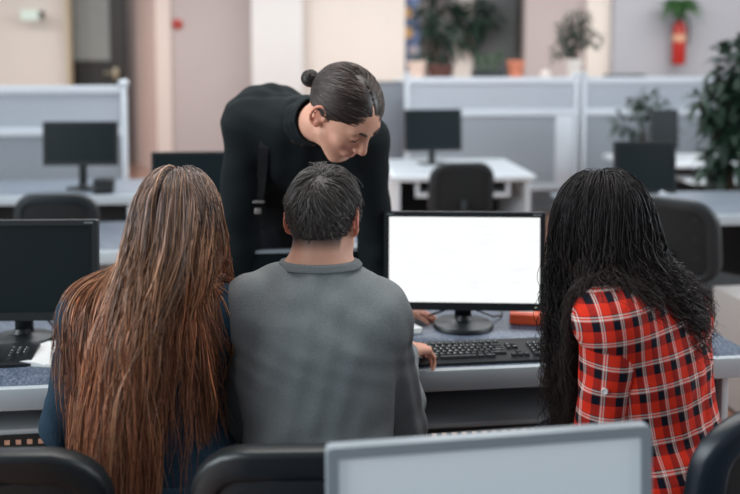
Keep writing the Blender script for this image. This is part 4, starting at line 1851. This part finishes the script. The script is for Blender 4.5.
def hairline(ys, zs):
    """region < 0 where hair grows: above a line over the side view of the head"""
    return lambda q: np.interp(q[:, 1], ys, zs) - q[:, 2]


def cutplane(d, P, at, n, reach=1e9):
    e = (P - at) @ nrm(n)
    if reach < 1e8:
        e = np.where(np.linalg.norm(P - at, axis=1) < reach, e, -1.0)
    return np.maximum(d, e)


M_sweater = mat('grey_knit', (134, 139, 141), 0.95, spec=0.15, var=0.30, vscale=260, bump=0.35, bscale=420)
M_sweaterrib = mat('grey_knit_rib', (126, 131, 133), 0.95, spec=0.15, var=0.4, vscale=300, bump=0.5, bscale=500)
M_blackknit = mat('black_knit', (17, 24, 26), 0.9, spec=0.2, bump=0.3, bscale=300)
M_denim = mat('denim', (42, 62, 78), 0.9, spec=0.15, var=0.45, vscale=220, bump=0.4, bscale=300)
M_denim2 = mat('dark_trousers', (26, 30, 38), 0.9, spec=0.15, bump=0.3, bscale=200)
M_plaid = plaid_mat('red_plaid')
M_shoe = mat('dark_shoe', (30, 30, 32), 0.5)


def P3(px, py, Y):
    return A(*W(px, py, Y))


def sit_legs(hipc, F, lat, knee_ahead=.42, shin=.02):
    Fh = nrm(A(F[0], F[1], 0))
    legs, feet = [], []
    for s in (-1, 1):
        h = hipc + lat * s * .085 + A(0, 0, -.075)
        k = hipc + lat * s * .12 + Fh * knee_ahead
        k[2] = .565
        a = k + Fh * shin
        a[2] = .085
        l, f = leg_prims(h, k, a, Fh)
        legs += l
        feet.append(f)
    return legs, feet


def ribring(name, c, n, r, tr, m, parent, root, sq=1.0, lat=(1, 0, 0)):
    n = nrm(n)
    a = nrm(A(*lat) - n * np.dot(A(*lat), n))
    b_ = np.cross(n, a)
    q = [cone(c + r * (a * math.cos(2 * PI * i / 16) + sq * b_ * math.sin(2 * PI * i / 16)), c + r * (a * math.cos(2 * PI * (i + 1) / 16) + sq * b_ * math.sin(2 * PI * (i + 1) / 16)), tr, tr, .004) for i in range(16)]
    lo, hi = bounds(q, .01)
    return cloth(name, lambda P: sdf(q, P), lo, hi, .003, m, parent, root)


# =================================================================== the person in the grey sweater
def build_sitter():
    global EC, ER
    rng = np.random.default_rng(5)
    root = (-.12, 2.0, 0.0)
    hd = Frame(P3(325, 219, 2.12), (.30, .93, -.24), (.03, .24, 1))
    J = dict(hip=A(-.115, 2.0, .655), waist=P3(316, 425, 2.02), chest=P3(318, 350, 2.05), shL=P3(254, 311, 2.07), shR=P3(377, 318, 2.06), neck0=P3(321, 282, 2.075))
    J['neck1'] = hd.pt(0, -.022, -.075)
    tor = torso_prims(J)
    elR, wrR = P3(403, 428, 2.13), P3(402, 351, 2.40)
    elL, wrL = P3(243, 425, 2.13), A(-.20, 2.44, .80)
    arR, arL = arm_prims(J['shR'], elR, wrR), arm_prims(J['shL'], elL, wrL)
    legs, feet = sit_legs(J['hip'], (0, 1, 0), A(1, 0, 0))
    neck = [cone(J['neck0'] + A(0, .0, -.02), J['neck1'], .060, .056, .03), cone(J['neck1'], hd.pt(0, -.015, -.02), .055, .055, .03)]
    dR = nrm(A(.55, .80, -.20))
    hands = hand_prims(wrR + dR * .02, dR, (.10, .25, 1), -1, 1.0, (32, 38, 26), 6, 10) + hand_prims(wrL + A(0, .02, 0), (.2, .95, -.1), (0, .1, 1), 1, 1.0)
    EC, ER = A(0, -.012, .014), A(.074, .095, .104)
    prims = head_prims(hd) + [ell(hd.pt(*EC), ER, hd.B, .02)] + neck + tor + arR + arL + legs + [p for f in feet for p in f] + hands
    hl = hairline([-.12, -.052, -.034, .015, .03, .042, .06, .09], [-.080, -.074, .010, .018, -.012, .015, .062, .070])

    def tint(V, C_):
        q = hd.loc(V)
        nearhead = np.linalg.norm(q - A(0, 0, 0), axis=1) < .20
        ear = nearhead * sstep(.074, .086, np.abs(q[:, 0])) * (np.abs(q[:, 2]) < .05)
        C_ = blend(C_, .65 * ear, (214, 118, 96))
        # stubble of the faded nape
        st = nearhead * (1 - sstep(-.018, .012, hl(q) * 1.0)) * (q[:, 1] < .03)
        C_ = blend(C_, .80 * st, (58, 50, 48))
        C_ = blend(C_, .97 * nearhead * (1 - sstep(-.03, -.014, hl(q))), (36, 32, 31))
        hr = 1 - sstep(.0, .13, np.linalg.norm(V - wrR - dR * .14, axis=1))
        return blend(C_, .4 * hr, (214, 120, 100))
    o = person('person in a grey sweater with short dark hair, seated facing the lit monitor', prims, root, .004, tint)

    col_n = nrm(J['neck1'] - J['neck0'] + A(0, 0, .05))
    col_at = J['neck0'] + col_n * .048
    top = tor + [cone(J['neck0'] + A(0, 0, -.02), col_at, .066, .058, .035), grp(arR, .016), grp(arL, .016)]

    def fs(P):
        d = sdf(top, P, .011) + wrinkle(P, .0042, 1.0)
        d = cutplane(d, P, col_at, col_n, .105)
        d = cutplane(d, P, wrR, wrR - elR, .09)
        d = cutplane(d, P, wrL, wrL - elL, .09)
        return np.maximum(d, .60 - P[:, 2])
    lo, hi = bounds(top, .04)
    sw = cloth('sweater', fs, lo, hi, .005, M_sweater, o, root)

    def fc(P):
        e = (P - col_at) @ col_n
        d = np.maximum(sdf(top, P, .0150), np.maximum(e - .005, -.013 - e))
        return np.maximum(d, np.linalg.norm(P - col_at, axis=1) - .10)
    cloth('collar', fc, col_at - .13, col_at + .13, .003, M_sweaterrib, sw, root)
    ribring('cuff', wrR - nrm(wrR - elR) * .015, wrR - elR, .036, .008, M_sweaterrib, sw, root)

    low = [fcone(J['hip'], J['waist'], .172, .146, (1, 0, 0), .72, .05)] + legs

    def ft(P):
        d = sdf(low, P, .010)
        return np.maximum(np.maximum(d, P[:, 2] - .70), .10 - P[:, 2])
    lo, hi = bounds(low, .04)
    cloth('trousers', ft, lo, hi, .009, M_denim2, o, root)
    shoes(feet, root, o, M_shoe)

    # hair
    cap_o = cap('hair', hd, hl, M_hair, o, root, .0065, (34, 30, 29), .004, .018)
    N = 9000
    q, P = scalp_pts(hd, rng, N, lambda q: hl(q) + rng.normal(0, .009, len(q)) < 0)
    W0 = A(.018, -.082, .088)
    lens = np.interp(q[:, 2], [-.08, -.05, -.02, .03, .08, .12], [.009, .014, .022, .034, .050, .058]) * np.exp(rng.normal(0, .15, N))
    hgt = np.interp(q[:, 2], [-.08, -.04, .0, .05, .12], [.0025, .005, .007, .011, .014]) * np.exp(rng.normal(0, .25, N))

    def fld(q, n, t):
        d = q - W0
        r = np.linalg.norm(d, axis=1, keepdims=True)
        d = d / (r + 1e-6)
        sw_ = np.cross(n, d)
        jit = fld.j * (1 + 6 * np.exp(-r / .012))
        return d + .45 * sw_ * np.exp(-r / .05) + jit + A(.12, 0, -.10)
    fld.j = rng.normal(0, .22, (N, 3))
    S3 = comb(hd, q, fld, lens, 8, lambda t: .002 + hgt * (1 - (1 - t) ** 2) if t > 0 else np.full(N, .001))
    S3, _ = clump(S3, rng, 900, .4, .2)
    cols = haircols(rng, N, 8, [(0, (44, 40, 38)), (.6, (66, 60, 57)), (1, (84, 78, 74))], .30)
    strands_obj('hair_strands', S3, np.full(N, .0011), M_hair, cap_o, root, rng, cols)
    EC, ER = A(0, -.012, .032), A(.074, .096, .084)
    return o


# =================================================================== the person with long coppery hair
def long_hair(hm, o, root, hd, body, rng, N, T, step0, region, capcol, stops, off, force, lens, width, wave=None, cl=(160, .5), d0fn=None, var=.28, glint=None, post=None):
    cap_o = cap('hair', hd, region, hm, o, root, .006, capcol)
    q, P = scalp_pts(hd, rng, N, lambda q: region(q) < -.002)
    d0 = d0fn(q)
    v, n = eproj(q, 0)
    d0 = d0 - n * (d0 * n).sum(1, keepdims=True)
    d0 /= np.linalg.norm(d0, axis=1, keepdims=True) + 1e-9
    P = hd.o + hd.s * (v @ hd.B.T)
    d0 = d0 @ hd.B.T
    L = lens(q)
    offs = off(q)
    frc = force(q)
    S3 = grow(P, d0, T - 1, L / (T - 1), frc, lambda X: sdf(body, X), offs)
    if post:
        S3 = post(S3, q, offs)
    S3, _ = clump(S3, rng, cl[0] * 4, .22, .1)
    S3, near = clump(S3, rng, cl[0], cl[1])
    if wave:
        amp, lam = wave
        ph = rng.uniform(0, 2 * PI, cl[0])[near] + rng.normal(0, .35, N)
        lm = (lam * np.exp(rng.normal(0, .22, cl[0])))[near]
        sl = np.linspace(0, 1, T)[None] * L[:, None]
        a = amp * sstep(.06, .30, sl) * np.exp(rng.normal(0, .3, N))[:, None]
        an = 2 * PI * sl / lm[:, None] + ph[:, None]
        S3 = S3 + np.stack([a * np.cos(an), a * np.sin(an), 0.35 * a * np.sin(an * 1.0 + 1.0)], -1)
    cols = haircols(rng, N, T, stops, var) * np.exp(rng.normal(0, .16, cl[0]))[near][:, None, None]
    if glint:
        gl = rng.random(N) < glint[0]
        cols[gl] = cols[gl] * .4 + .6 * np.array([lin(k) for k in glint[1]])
    strands_obj('hair_strands', S3, width * np.exp(rng.normal(0, .25, N)), hm, cap_o, root, rng, cols, .3)
    return S3


def build_copper():
    rng = np.random.default_rng(11)
    root = (-.48, 1.99, 0.0)
    hd = Frame(P3(179, 221, 2.03), (.22, .93, -.22), (.05, .22, 1))
    J = dict(hip=A(-.47, 1.98, .655), waist=P3(150, 425, 2.0), chest=P3(150, 360, 2.03), shL=P3(92, 318, 2.05), shR=P3(213, 318, 2.06), neck0=P3(160, 288, 2.06))
    J['neck1'] = hd.pt(0, -.022, -.075)
    tor = torso_prims(J, False, .95)
    elL, wrL = P3(66, 424, 2.06), A(-.60, 2.42, .80)
    elR, wrR = A(-.31, 2.50, .79), P3(228, 298, 2.40)
    arL = arm_prims(J['shL'], elL, wrL, .92, (.062, .050, .050, .030))
    arR = arm_prims(J['shR'], elR, wrR, .92, (.060, .048, .050, .030))
    legs, feet = sit_legs(J['hip'], (0, 1, 0), A(1, 0, 0))
    neck = [cone(J['neck0'], J['neck1'], .052, .049, .03), cone(J['neck1'], hd.pt(0, -.015, -.02), .049, .050, .03)]
    hands = hand_prims(wrL + A(0, .02, 0), (.3, .95, -.15), (0, .1, 1), 1, .92) + hand_prims(wrR, (-.25, -.35, .85), (.85, -.4, .1), 1, .92, (40, 60, 40), 4, 20)
    prims = head_prims(hd) + neck + tor + arR + arL + legs + [p for f in feet for p in f] + hands
    o = person('person with very long straight coppery brown hair and a denim shirt, seated', prims, root, .0045)
    col_n = nrm(J['neck1'] - J['neck0'] + A(0, 0, .05))
    col_at = J['neck0'] + col_n * .03
    top = tor + [cone(J['neck0'] + A(0, 0, -.02), col_at, .062, .055, .035), grp(arR, .016), grp(arL, .016)]

    def fs(P):
        d = sdf(top, P, .012) + wrinkle(P, .003, 3.0)
        d = cutplane(d, P, col_at, col_n, .10)
        d = cutplane(d, P, wrL, wrL - elL, .09)
        d = cutplane(d, P, wrR, wrR - elR, .09)
        return np.maximum(d, .58 - P[:, 2])
    lo, hi = bounds(top, .04)
    sh = cloth('denim_shirt', fs, lo, hi, .006, M_denim, o, root)
    ribring('collar', col_at, col_n, .062, .010, M_denim, sh, root)
    low = [fcone(J['hip'], J['waist'], .178, .146, (1, 0, 0), .74, .05)] + legs
    lo, hi = bounds(low, .04)
    cloth('jeans', lambda P: np.maximum(np.maximum(sdf(low, P, .010), P[:, 2] - .70), .10 - P[:, 2]), lo, hi, .009, M_denim, o, root)
    shoes(feet, root, o, M_shoe)

    region = hairline([-.12, -.03, .0, .03, .06, .09], [-.062, -.055, -.03, .01, .062, .07])
    body = [ell(hd.o + hd.B @ EC, ER + .003, hd.B, .02), ell(hd.pt(0, .03, -.04), (.06, .06, .07), hd.B, .03)] + neck + [p for p in tor + arR + arL]
    body = [p if p[0] != 'c' else (p[0], p[1], p[2], p[3] + .010, p[4] + .010, p[5]) for p in body]
    body = [p if p[0] != 'f' else (p[0], p[1], p[2], p[3] + .016, p[4] + .016) + p[5:] for p in body]
    N, T = 11500, 36

    def d0fn(q):
        s = np.sign(q[:, 0] + 1e-4)
        return np.stack([s * (.38 * (q[:, 2] > .04) + .05), -.5 + 0 * s, -.8 + 0 * s], -1)

    def lens(q):
        return np.interp(q[:, 1], [-.10, .0, .08], [.66, .66, .60]) * np.exp(rng.normal(0, .11, len(q))) * np.where((q[:, 0] > .05) & (rng.random(len(q)) < .5), .62, 1) * np.where((q[:, 0] > .022) & (q[:, 1] > -.075), .52, 1)

    def off(q):
        return .003 + .013 * rng.random(len(q)) ** 1.3

    def force(q):
        s = np.sign(q[:, 0])
        over = (q[:, 0] > .022) & (q[:, 1] > -.075)
        spread = rng.normal(0, .06, len(q)) + np.where(q[:, 0] < 0, -.16, -.52) * np.interp(np.abs(q[:, 0]), [0, .03, .075], [.15, .6, 1.0])
        jit = rng.normal(0, .05, (len(q), 3))

        def f(P, t):
            g = np.zeros_like(P)
            g[:, 2] = -1
            g[:, 1] = np.where(over, .42 if t > .12 else 0, -.42 if t < .35 else -.06)
            if t > .22:
                g[:, 0] += np.where(over, .02, spread) * (1.3 if t < .5 else .45)
            return g + jit
        return f
    def post(S3, q, offs):
        N_, T_ = S3.shape[:2]
        P = S3.reshape(-1, 3).copy()
        of = np.repeat(offs, T_)
        xl = np.interp(P[:, 2], [.70, .82, .95, 1.08, 1.18, 1.26, 1.40], [-.345, -.365, -.385, -.385, -.345, -.325, -.31])
        m = (P[:, 0] > xl) & (P[:, 1] < 2.12) & (P[:, 2] < 1.30)
        P[m, 0] = xl[m] + (P[m, 0] - xl[m]) * .18
        for _ in range(3):
            dd = sdf(body, P[m])
            g = gradient(lambda X: sdf(body, X), P[m])
            P[m] += g * np.maximum(of[m] - dd, 0)[:, None]
        return P.reshape(N_, T_, 3)
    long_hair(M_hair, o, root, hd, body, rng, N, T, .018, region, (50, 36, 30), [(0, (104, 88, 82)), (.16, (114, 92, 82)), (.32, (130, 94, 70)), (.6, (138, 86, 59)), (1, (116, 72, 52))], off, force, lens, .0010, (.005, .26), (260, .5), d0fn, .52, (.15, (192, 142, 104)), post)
    return o


# =================================================================== the person in the plaid shirt
def build_plaid():
    rng = np.random.default_rng(23)
    root = (.74, 2.03, 0.0)
    fx, fy = -.72, .69
    lat = A(fy, -fx, 0)
    hd = Frame(P3(601, 226, 2.12), (-.62, .74, -.26), (-.14, .16, 1))
    J = dict(hip=A(.735, 2.03, .655), waist=P3(664, 440, 2.07), chest=P3(652, 370, 2.09), shL=P3(611, 320, 1.98), shR=P3(676, 316, 2.22), neck0=P3(634, 290, 2.11), hlat=lat)
    J['neck1'] = hd.pt(0, -.022, -.075)
    tor = torso_prims(J, False, .97)
    elL, wrL = P3(601, 450, 1.985), A(.55, 2.24, .66)
    elR, wrR = J['shR'] + A(.02, .06, -.28), A(.66, 2.46, .67)
    arL = arm_prims(J['shL'], elL, wrL, .95, (.058, .048, .048, .030))
    arR = arm_prims(J['shR'], elR, wrR, .95, (.062, .050, .048, .030))
    legs, feet = sit_legs(J['hip'], (-.25, 1, 0), nrm(A(1, .25, 0)), .40)
    neck = [cone(J['neck0'], J['neck1'], .052, .049, .03), cone(J['neck1'], hd.pt(0, -.015, -.02), .049, .050, .03)]
    hands = hand_prims(wrL + A(.0, .02, 0), (.1, .95, -.25), (0, .2, 1), 1, .92) + hand_prims(wrR + A(-.01, .01, 0), (-.5, .6, -.2), (0, .2, 1), -1, .92)
    prims = head_prims(hd) + neck + tor + arR + arL + legs + [p for f in feet for p in f] + hands
    o = person('person in a red plaid shirt with long wavy black hair, seated on the navy chair', prims, root, .0045)
    ax = nrm((J['shL'] + J['shR']) / 2 - (J['hip'] * .5 + J['waist'] * .5))
    c0 = J['waist']
    la = nrm(lat - ax * np.dot(lat, ax))
    de = np.cross(ax, la)

    def wv(V):
        q = V - c0
        v = q @ ax
        c_ = q - np.outer(v, ax)
        l_, d_ = c_ @ la, c_ @ de
        return np.stack([l_ + np.tanh(l_ / .05) * (d_ + .11) + .01, v, v * 0], -1)

    def wsl(a, b_):
        w_ = nrm(b_ - a)
        l = nrm(A(1, 0, 0) - w_ * w_[0])
        n = np.cross(w_, l)

        def f(V):
            q = V - a
            return np.stack([np.arctan2(q @ l, q @ n) * .070 + .012, -(q @ w_) + .02, 0 * V[:, 0]], -1)
        return f

    def fsh(P):
        d = sdf(tor, P, .016) + wrinkle(P, .004, 5.0) * sstep(1.05, .85, P[:, 2])
        d = cutplane(d, P, col_at, col_n, .10)
        return np.maximum(d, .54 - P[:, 2])
    col_n = nrm(J['neck1'] - J['neck0'] + A(0, 0, .05))
    col_at = J['neck0'] + col_n * .03
    tor2 = tor + [fcone(J['hip'] + A(0, 0, -.05), J['waist'], .182, .146, lat, .70, .05), cone(J['neck0'] + A(0, 0, -.02), col_at, .062, .055, .035)]
    tor_keep = tor
    tor = tor2
    lo, hi = bounds(tor, .05)
    sh = cloth('plaid_shirt', fsh, lo, hi, .005, M_plaid, o, root, None, wv)
    for ar, sa, ea, wa, sd in ((arL, J['shL'], elL, wrL, 1.0), (arR, J['shR'], elR, wrR, 2.0)):
        lo, hi = bounds(ar, .04)

        def fsl(P):
            d = sdf(ar, P, .014) + wrinkle(P, .005, 7.0 * sd, .9)
            return cutplane(d, P, wa, wa - ea, .09)
        cloth('sleeve', fsl, lo, hi, .005, M_plaid, sh, root, None, wsl(sa, ea))
    # the button of the sleeve tab
    b = BM()
    w_ = nrm(elL - J['shL'])
    c_ = P3(595, 373, 2.03)
    g = nrm(A(-.25, -1, .1))
    c2 = J['shL'] + w_ * np.dot(c_ - J['shL'], w_)
    side = nrm(A(-.30, -.92, 0))
    cc = c2 + side * .068 - A(*root)
    M = Matrix.Translation(Vector(cc)) @ Vector(side).to_track_quat('Z', 'Y').to_matrix().to_4x4()
    lathe(b, [(0, -.006), (.0075, -.006), (.0075, .003), (.006, .0045), (.004, .003), (0, .003)], (0, 0, 0), 16, M)
    obj('button', b, mat('pearl_button', (220, 214, 210), 0.35), sh)
    ribring('collar', col_at, col_n, .062, .012, mat('plaid_collar', (168, 36, 28), .85), sh, root)
    low = [fcone(J['hip'], J['waist'], .178, .146, lat, .74, .05)] + legs
    lo, hi = bounds(low, .04)
    cloth('jeans', lambda P: np.maximum(np.maximum(sdf(low, P, .008), P[:, 2] - .68), .10 - P[:, 2]), lo, hi, .009, M_denim2, o, root)
    shoes(feet, root, o, M_shoe)

    region = hairline([-.12, -.03, .0, .03, .06, .09], [-.062, -.055, -.03, .01, .062, .07])
    body = [ell(hd.o + hd.B @ EC, ER + .004, hd.B, .02), ell(hd.pt(0, .03, -.04), (.06, .06, .07), hd.B, .03)] + neck + tor_keep + arR + arL
    body = [p if p[0] != 'c' else (p[0], p[1], p[2], p[3] + .012, p[4] + .012, p[5]) for p in body]
    body = [p if p[0] != 'f' else (p[0], p[1], p[2], p[3] + .018, p[4] + .018) + p[5:] for p in body]
    N, T = 8500, 44

    def d0fn(q):
        s = np.sign(q[:, 0] + 1e-4)
        return np.stack([s * (.5 * (q[:, 2] > .04) + .1), -.25 + 0 * s, -.8 + 0 * s], -1)

    def lens(q):
        fr_ = isfront(q)
        z = np.clip(q[:, 2] + .06, 0, .2)
        return np.where(fr_, .40 + .95 * z, np.where(q[:, 0] > .03, .21 + 1.0 * z, .125 + 1.05 * z)) * np.exp(rng.normal(0, .19, len(q)))

    def isfront(q):
        return q[:, 0] * .75 - q[:, 1] * .66 < -.012

    def off(q):
        return .005 + .020 * rng.random(len(q)) ** 1.1

    def force(q):
        front = isfront(q)
        sx = np.where(front, .09, .17 * (q[:, 0] + .03) / .07)
        sy = np.where(front, .24, -.10)
        jit = rng.normal(0, .07, (len(q), 3))

        def f(P, t):
            g = np.zeros_like(P)
            g[:, 2] = -1
            g[:, 1] = sy * (1.0 if t < .5 else .3)
            g[:, 0] = sx * (1.0 if t < .6 else .15)
            return g + jit
        return f
    long_hair(mat('black_hair', (20, 18, 18), 0.5, spec=0.28, attr='tint'), o, root, hd, body, rng, N, T, .015, region, (16, 14, 15), [(0, (25, 21, 22)), (.5, (24, 19, 19)), (1, (44, 31, 28))], off, force, lens, .0010, (.0120, .105), (230, .5), d0fn, .35)
    return o


# =================================================================== the standing person
def build_leaner():
    rng = np.random.default_rng(31)
    root = (-.32, 3.45, 0.0)
    hd = Frame(P3(344, 113, 2.50), (.55, -.36, -.75), (.52, -.55, .65), 1.07)
    k = 1.06
    J = dict(hip=A(-.33, 3.40, .97), waist=A(-.31, 3.22, 1.15), chest=P3(300, 152, 3.0), shR=P3(251, 128, 2.90), shL=P3(362, 142, 2.86), neck0=P3(296, 117, 2.84))
    J['neck1'] = hd.pt(0, -.030, -.072)
    # right and left of the person: they face the viewer, so the right shoulder is on the viewer's left
    tor = torso_prims(J, True, k * .98)
    elL, wrL = P3(373, 222, 2.96), P3(389, 303, 2.97)
    elR, wrR = P3(240, 212, 2.98), P3(246, 298, 3.03)
    arL = arm_prims(J['shL'], elL, wrL, k, (.062, .046, .048, .030))
    arR = arm_prims(J['shR'], elR, wrR, k, (.066, .052, .050, .030))
    legs, feet = [], []
    for s in (-1, 1):
        l, f = leg_prims(J['hip'] + A(s * .09, .02, -.03), A(-.33 + s * .12, 3.46, .52), A(-.33 + s * .13, 3.56, .085), (0, -1, 0), k)
        legs += l
        feet.append(f)
    neck = [cone(J['neck0'] + A(0, .03, -.03), J['neck1'], .064, .060, .03), cone(J['neck1'], hd.pt(0, -.015, -.02), .060, .058, .03)]
    hL = hand_prims(wrL + A(.012, -.0, -.012), (.93, -.10, -.24), (.15, .0, 1), -1, 1.03, (8, 14, 10), 4, 10)
    hR = hand_prims(wrR + A(.0, -.0, -.012), (.1, -.95, -.24), (0, -.15, 1), 1, 1.03, (8, 14, 10), 6, 10)
    prims = head_prims(hd) + neck + tor + arR + arL + legs + [p for f in feet for p in f] + hL + hR
    hl = hairline([-.12, -.05, -.034, .012, .03, .050, .072, .09], [-.066, -.062, .006, .012, .000, .022, .044, .052])

    def tint(V, C_):
        q = hd.loc(V)
        near = np.linalg.norm(q, axis=1) < .20
        lip = near * (((q[:, 0] / .024) ** 2 + ((q[:, 2] + .0595) / .0125) ** 2) < 1) * (q[:, 1] > .075)
        C_ = blend(C_, .55 * lip, (176, 96, 88))
        ear = near * sstep(.074, .088, np.abs(q[:, 0])) * (np.abs(q[:, 2]) < .05)
        C_ = blend(C_, .55 * ear, (214, 122, 100))
        ck = near * np.exp(-(((np.abs(q[:, 0]) - .042) / .02) ** 2 + ((q[:, 2] + .03) / .02) ** 2)) * (q[:, 1] > .03)
        C_ = blend(C_, .35 * ck, (216, 124, 104))
        ns = near * np.exp(-((q[:, 0] / .016) ** 2 + ((q[:, 2] + .024) / .014) ** 2)) * (q[:, 1] > .095)
        C_ = blend(C_, .30 * ns, (214, 126, 104))
        hh = 1 - sstep(.02, .14, np.linalg.norm(V - wrL - A(.14, 0, 0), axis=1))
        return blend(C_, .35 * hh, (206, 116, 98))
    o = person('person in a black jumper with hair tied in a bun, standing bent over the desk', prims, root, .004, tint)
    hump = [ell(P3(268, 121, 3.02), A(.135, .12, .115), np.eye(3), .07)]
    top = tor + hump + [grp(arR, .02), grp(arL, .02)]

    def fs(P):
        d = sdf(top, P, .016) + wrinkle(P, .0045, 9.0, .8)
        d = cutplane(d, P, J['neck0'] * .30 + J['neck1'] * .70, J['neck1'] - J['neck0'], .12)
        d = cutplane(d, P, wrR, wrR - elR, .09)
        d = cutplane(d, P, wrL, wrL - elL, .09)
        return np.maximum(d, (P - J['hip']) @ nrm(J['hip'] - J['waist']) + .0)
    lo, hi = bounds(top, .04)
    sw = cloth('jumper', fs, lo, hi, .006, M_blackknit, o, root)
    # folded mock neck
    nd = J['neck1'] - J['neck0']
    nk = [cone(J['neck0'] + A(0, .02, -.02), J['neck0'] * .22 + J['neck1'] * .78, .080, .072, .02)]
    lo, hi = bounds(nk, .03)

    def fn(P):
        d = np.maximum(sdf(nk, P) + wrinkle(P, .003, 2.0, 1.4), -(sdf(nk, P) + .006))
        return cutplane(d, P, J['neck0'] * .22 + J['neck1'] * .78, nd)
    cloth('collar', fn, lo, hi, .0035, M_blackknit, sw, root)
    low = [fcone(J['hip'], J['waist'], .178, .150, (-1, 0, 0), .74, .05)] + legs
    lo, hi = bounds(low, .04)
    tr = cloth('trousers', lambda P: np.maximum(np.maximum(sdf(low, P, .010), (P - J['waist']) @ nrm(J['waist'] - J['hip']) + .06), .10 - P[:, 2]), lo, hi, .009, M_denim2, o, root)
    shoes(feet, root, o, M_shoe)
    # hanging strap with a metal clip at the waist
    fsd = lambda P: sdf(top, P, .016)
    pts = []
    for i in range(12):
        t = i / 11
        p0 = P3(266 - 12 * t, 135 + 72 * t, 2.80)
        q = p0[None].copy()
        for _ in range(60):
            dd = fsd(q)
            if dd[0] < .006:
                break
            q[:, 1] += max(dd[0] * .6, .002)
        pts.append(Vector(q[0] - A(*root)))
    b = BM()
    for i in range(11):
        a_, c_ = pts[i], pts[i + 1]
        w_ = (c_ - a_).normalized()
        l = w_.cross(Vector((0, 1, 0))).normalized() * .016
        n = Vector((0, -.006, 0))
        v = [b.verts.new(x) for x in (a_ - l, a_ + l, c_ + l, c_ - l, a_ - l + n, a_ + l + n, c_ + l + n, c_ - l + n)]
        for f in ((0, 1, 2, 3), (4, 5, 6, 7), (0, 1, 5, 4), (2, 3, 7, 6), (1, 2, 6, 5), (0, 3, 7, 4)):
            b.faces.new([v[j] for j in f])
    st = obj('suspender_strap', b, mat('strap_black', (12, 14, 16), .7), o, smooth=False)
    b = BM()
    c_ = pts[-1]
    box(b, c_.x - .018, c_.x + .022, c_.y - .016, c_.y - .006, c_.z - .004, c_.z + .006, .002)
    box(b, c_.x - .012, c_.x + .010, c_.y - .016, c_.y - .006, c_.z - .040, c_.z - .020, .002)
    obj('metal_clip', b, mat('dull_metal', (150, 146, 142), .4, metal=.7), st)

    # brows and lashes
    for sx in (-1, 1):
        b = BM()
        pp = [hd.pt(sx * (.014 + .034 * t), .0985 - .022 * t * t, .0285 + .006 * math.sin(PI * t * .9)) - A(*root) for t in np.linspace(0, 1, 7)]
        tube(b, [Vector(q) for q in pp], [.003, .0042, .0042, .004, .0036, .003, .0015], 6)
        obj('eyebrow', b, mat('brow_hair', (52, 38, 32), .7), o)
        b = BM()
        pp = [hd.pt(sx * (.031 + .0135 * math.cos(a)), .0925 - .004 * abs(math.cos(a)), .0035 + .003 * math.sin(a) * -1) - A(*root) for a in np.linspace(0, PI, 7)]
        tube(b, [Vector(q) for q in pp], .0014, 5)
        obj('eyelash', b, mat('lash_hair', (30, 22, 20), .7), o)
    # slicked back hair ending in a bun
        part = lambda q: np.where((q[:, 1] > -.005) & (q[:, 2] > .072), .0017 - np.abs(q[:, 0] - .004), -1.0)
    cap_o = cap('hair', hd, lambda q: np.maximum(hl(q), part(q) - .004), M_hair, o, root, .0050, (40, 32, 29), .0035)
    N, T = 6500, 16
    q, P = scalp_pts(hd, rng, N, lambda q: (hl(q) + rng.normal(0, .003, len(q)) < 0) & (part(q) < 0))
    Bn = A(.015, -.112, -.005)
    lens = np.linalg.norm(q - Bn, axis=1) * np.exp(rng.normal(0, .08, N)) * 1.02 + .012
    jit = rng.normal(0, .10, (N, 3))

    def fld(q, n, t):
        d = Bn - q
        d = d / (np.linalg.norm(d, axis=1, keepdims=True) + 1e-6)
        up = np.zeros_like(d)
        up[:, 0] = np.sign(q[:, 0] - .004) * .9 * (1 - t) ** 2 * (q[:, 1] > -.02)
        up[:, 2] = .15 * (1 - t)
        return d + up + jit * (1 - .5 * t)
    hgt = .010 + .006 * rng.random(N)
    S3 = comb(hd, q, fld, lens, T, lambda t: np.full(N, .002) + (hgt - .002) * min(1, t * 3.5))
    S3, _ = clump(S3, rng, 420, .45, .15)
    cols = haircols(rng, N, T, [(0, (62, 46, 40)), (.5, (58, 47, 43)), (1, (40, 33, 31))], .32)
    strands_obj('hair_strands', S3, np.full(N, .0012), M_hair, cap_o, root, rng, cols, .6)
    bc = hd.pt(.018, -.134, -.012)
    Nb = 260
    th0 = rng.uniform(0, 2 * PI, Nb)
    S = []
    tt = np.linspace(0, 1, 14)
    tilt = rng.normal(0, .5, (Nb, 3))
    for i in range(Nb):
        ax = nrm(hd.B[:, 1] + tilt[i])
        a_ = nrm(np.cross(ax, A(.3, .2, .9)))
        b_ = np.cross(ax, a_)
        r = .023 * hd.s * (0.75 + .3 * rng.random())
        of = ax * rng.uniform(-.012, .012)
        an = th0[i] + tt * 3.6
        rr = r * math.sqrt(max(.2, 1 - (np.linalg.norm(of) / .024) ** 2))
        S.append(bc + of + rr * (np.cos(an)[:, None] * a_ + np.sin(an)[:, None] * b_))
    strands_obj('bun', np.array(S), np.full(Nb, .0021), M_hair, cap_o, root, rng, haircols(rng, Nb, 14, [(0, (36, 30, 28)), (1, (46, 38, 35))], .25))
    return o


build_leaner()
build_sitter()
build_copper()
build_plaid()
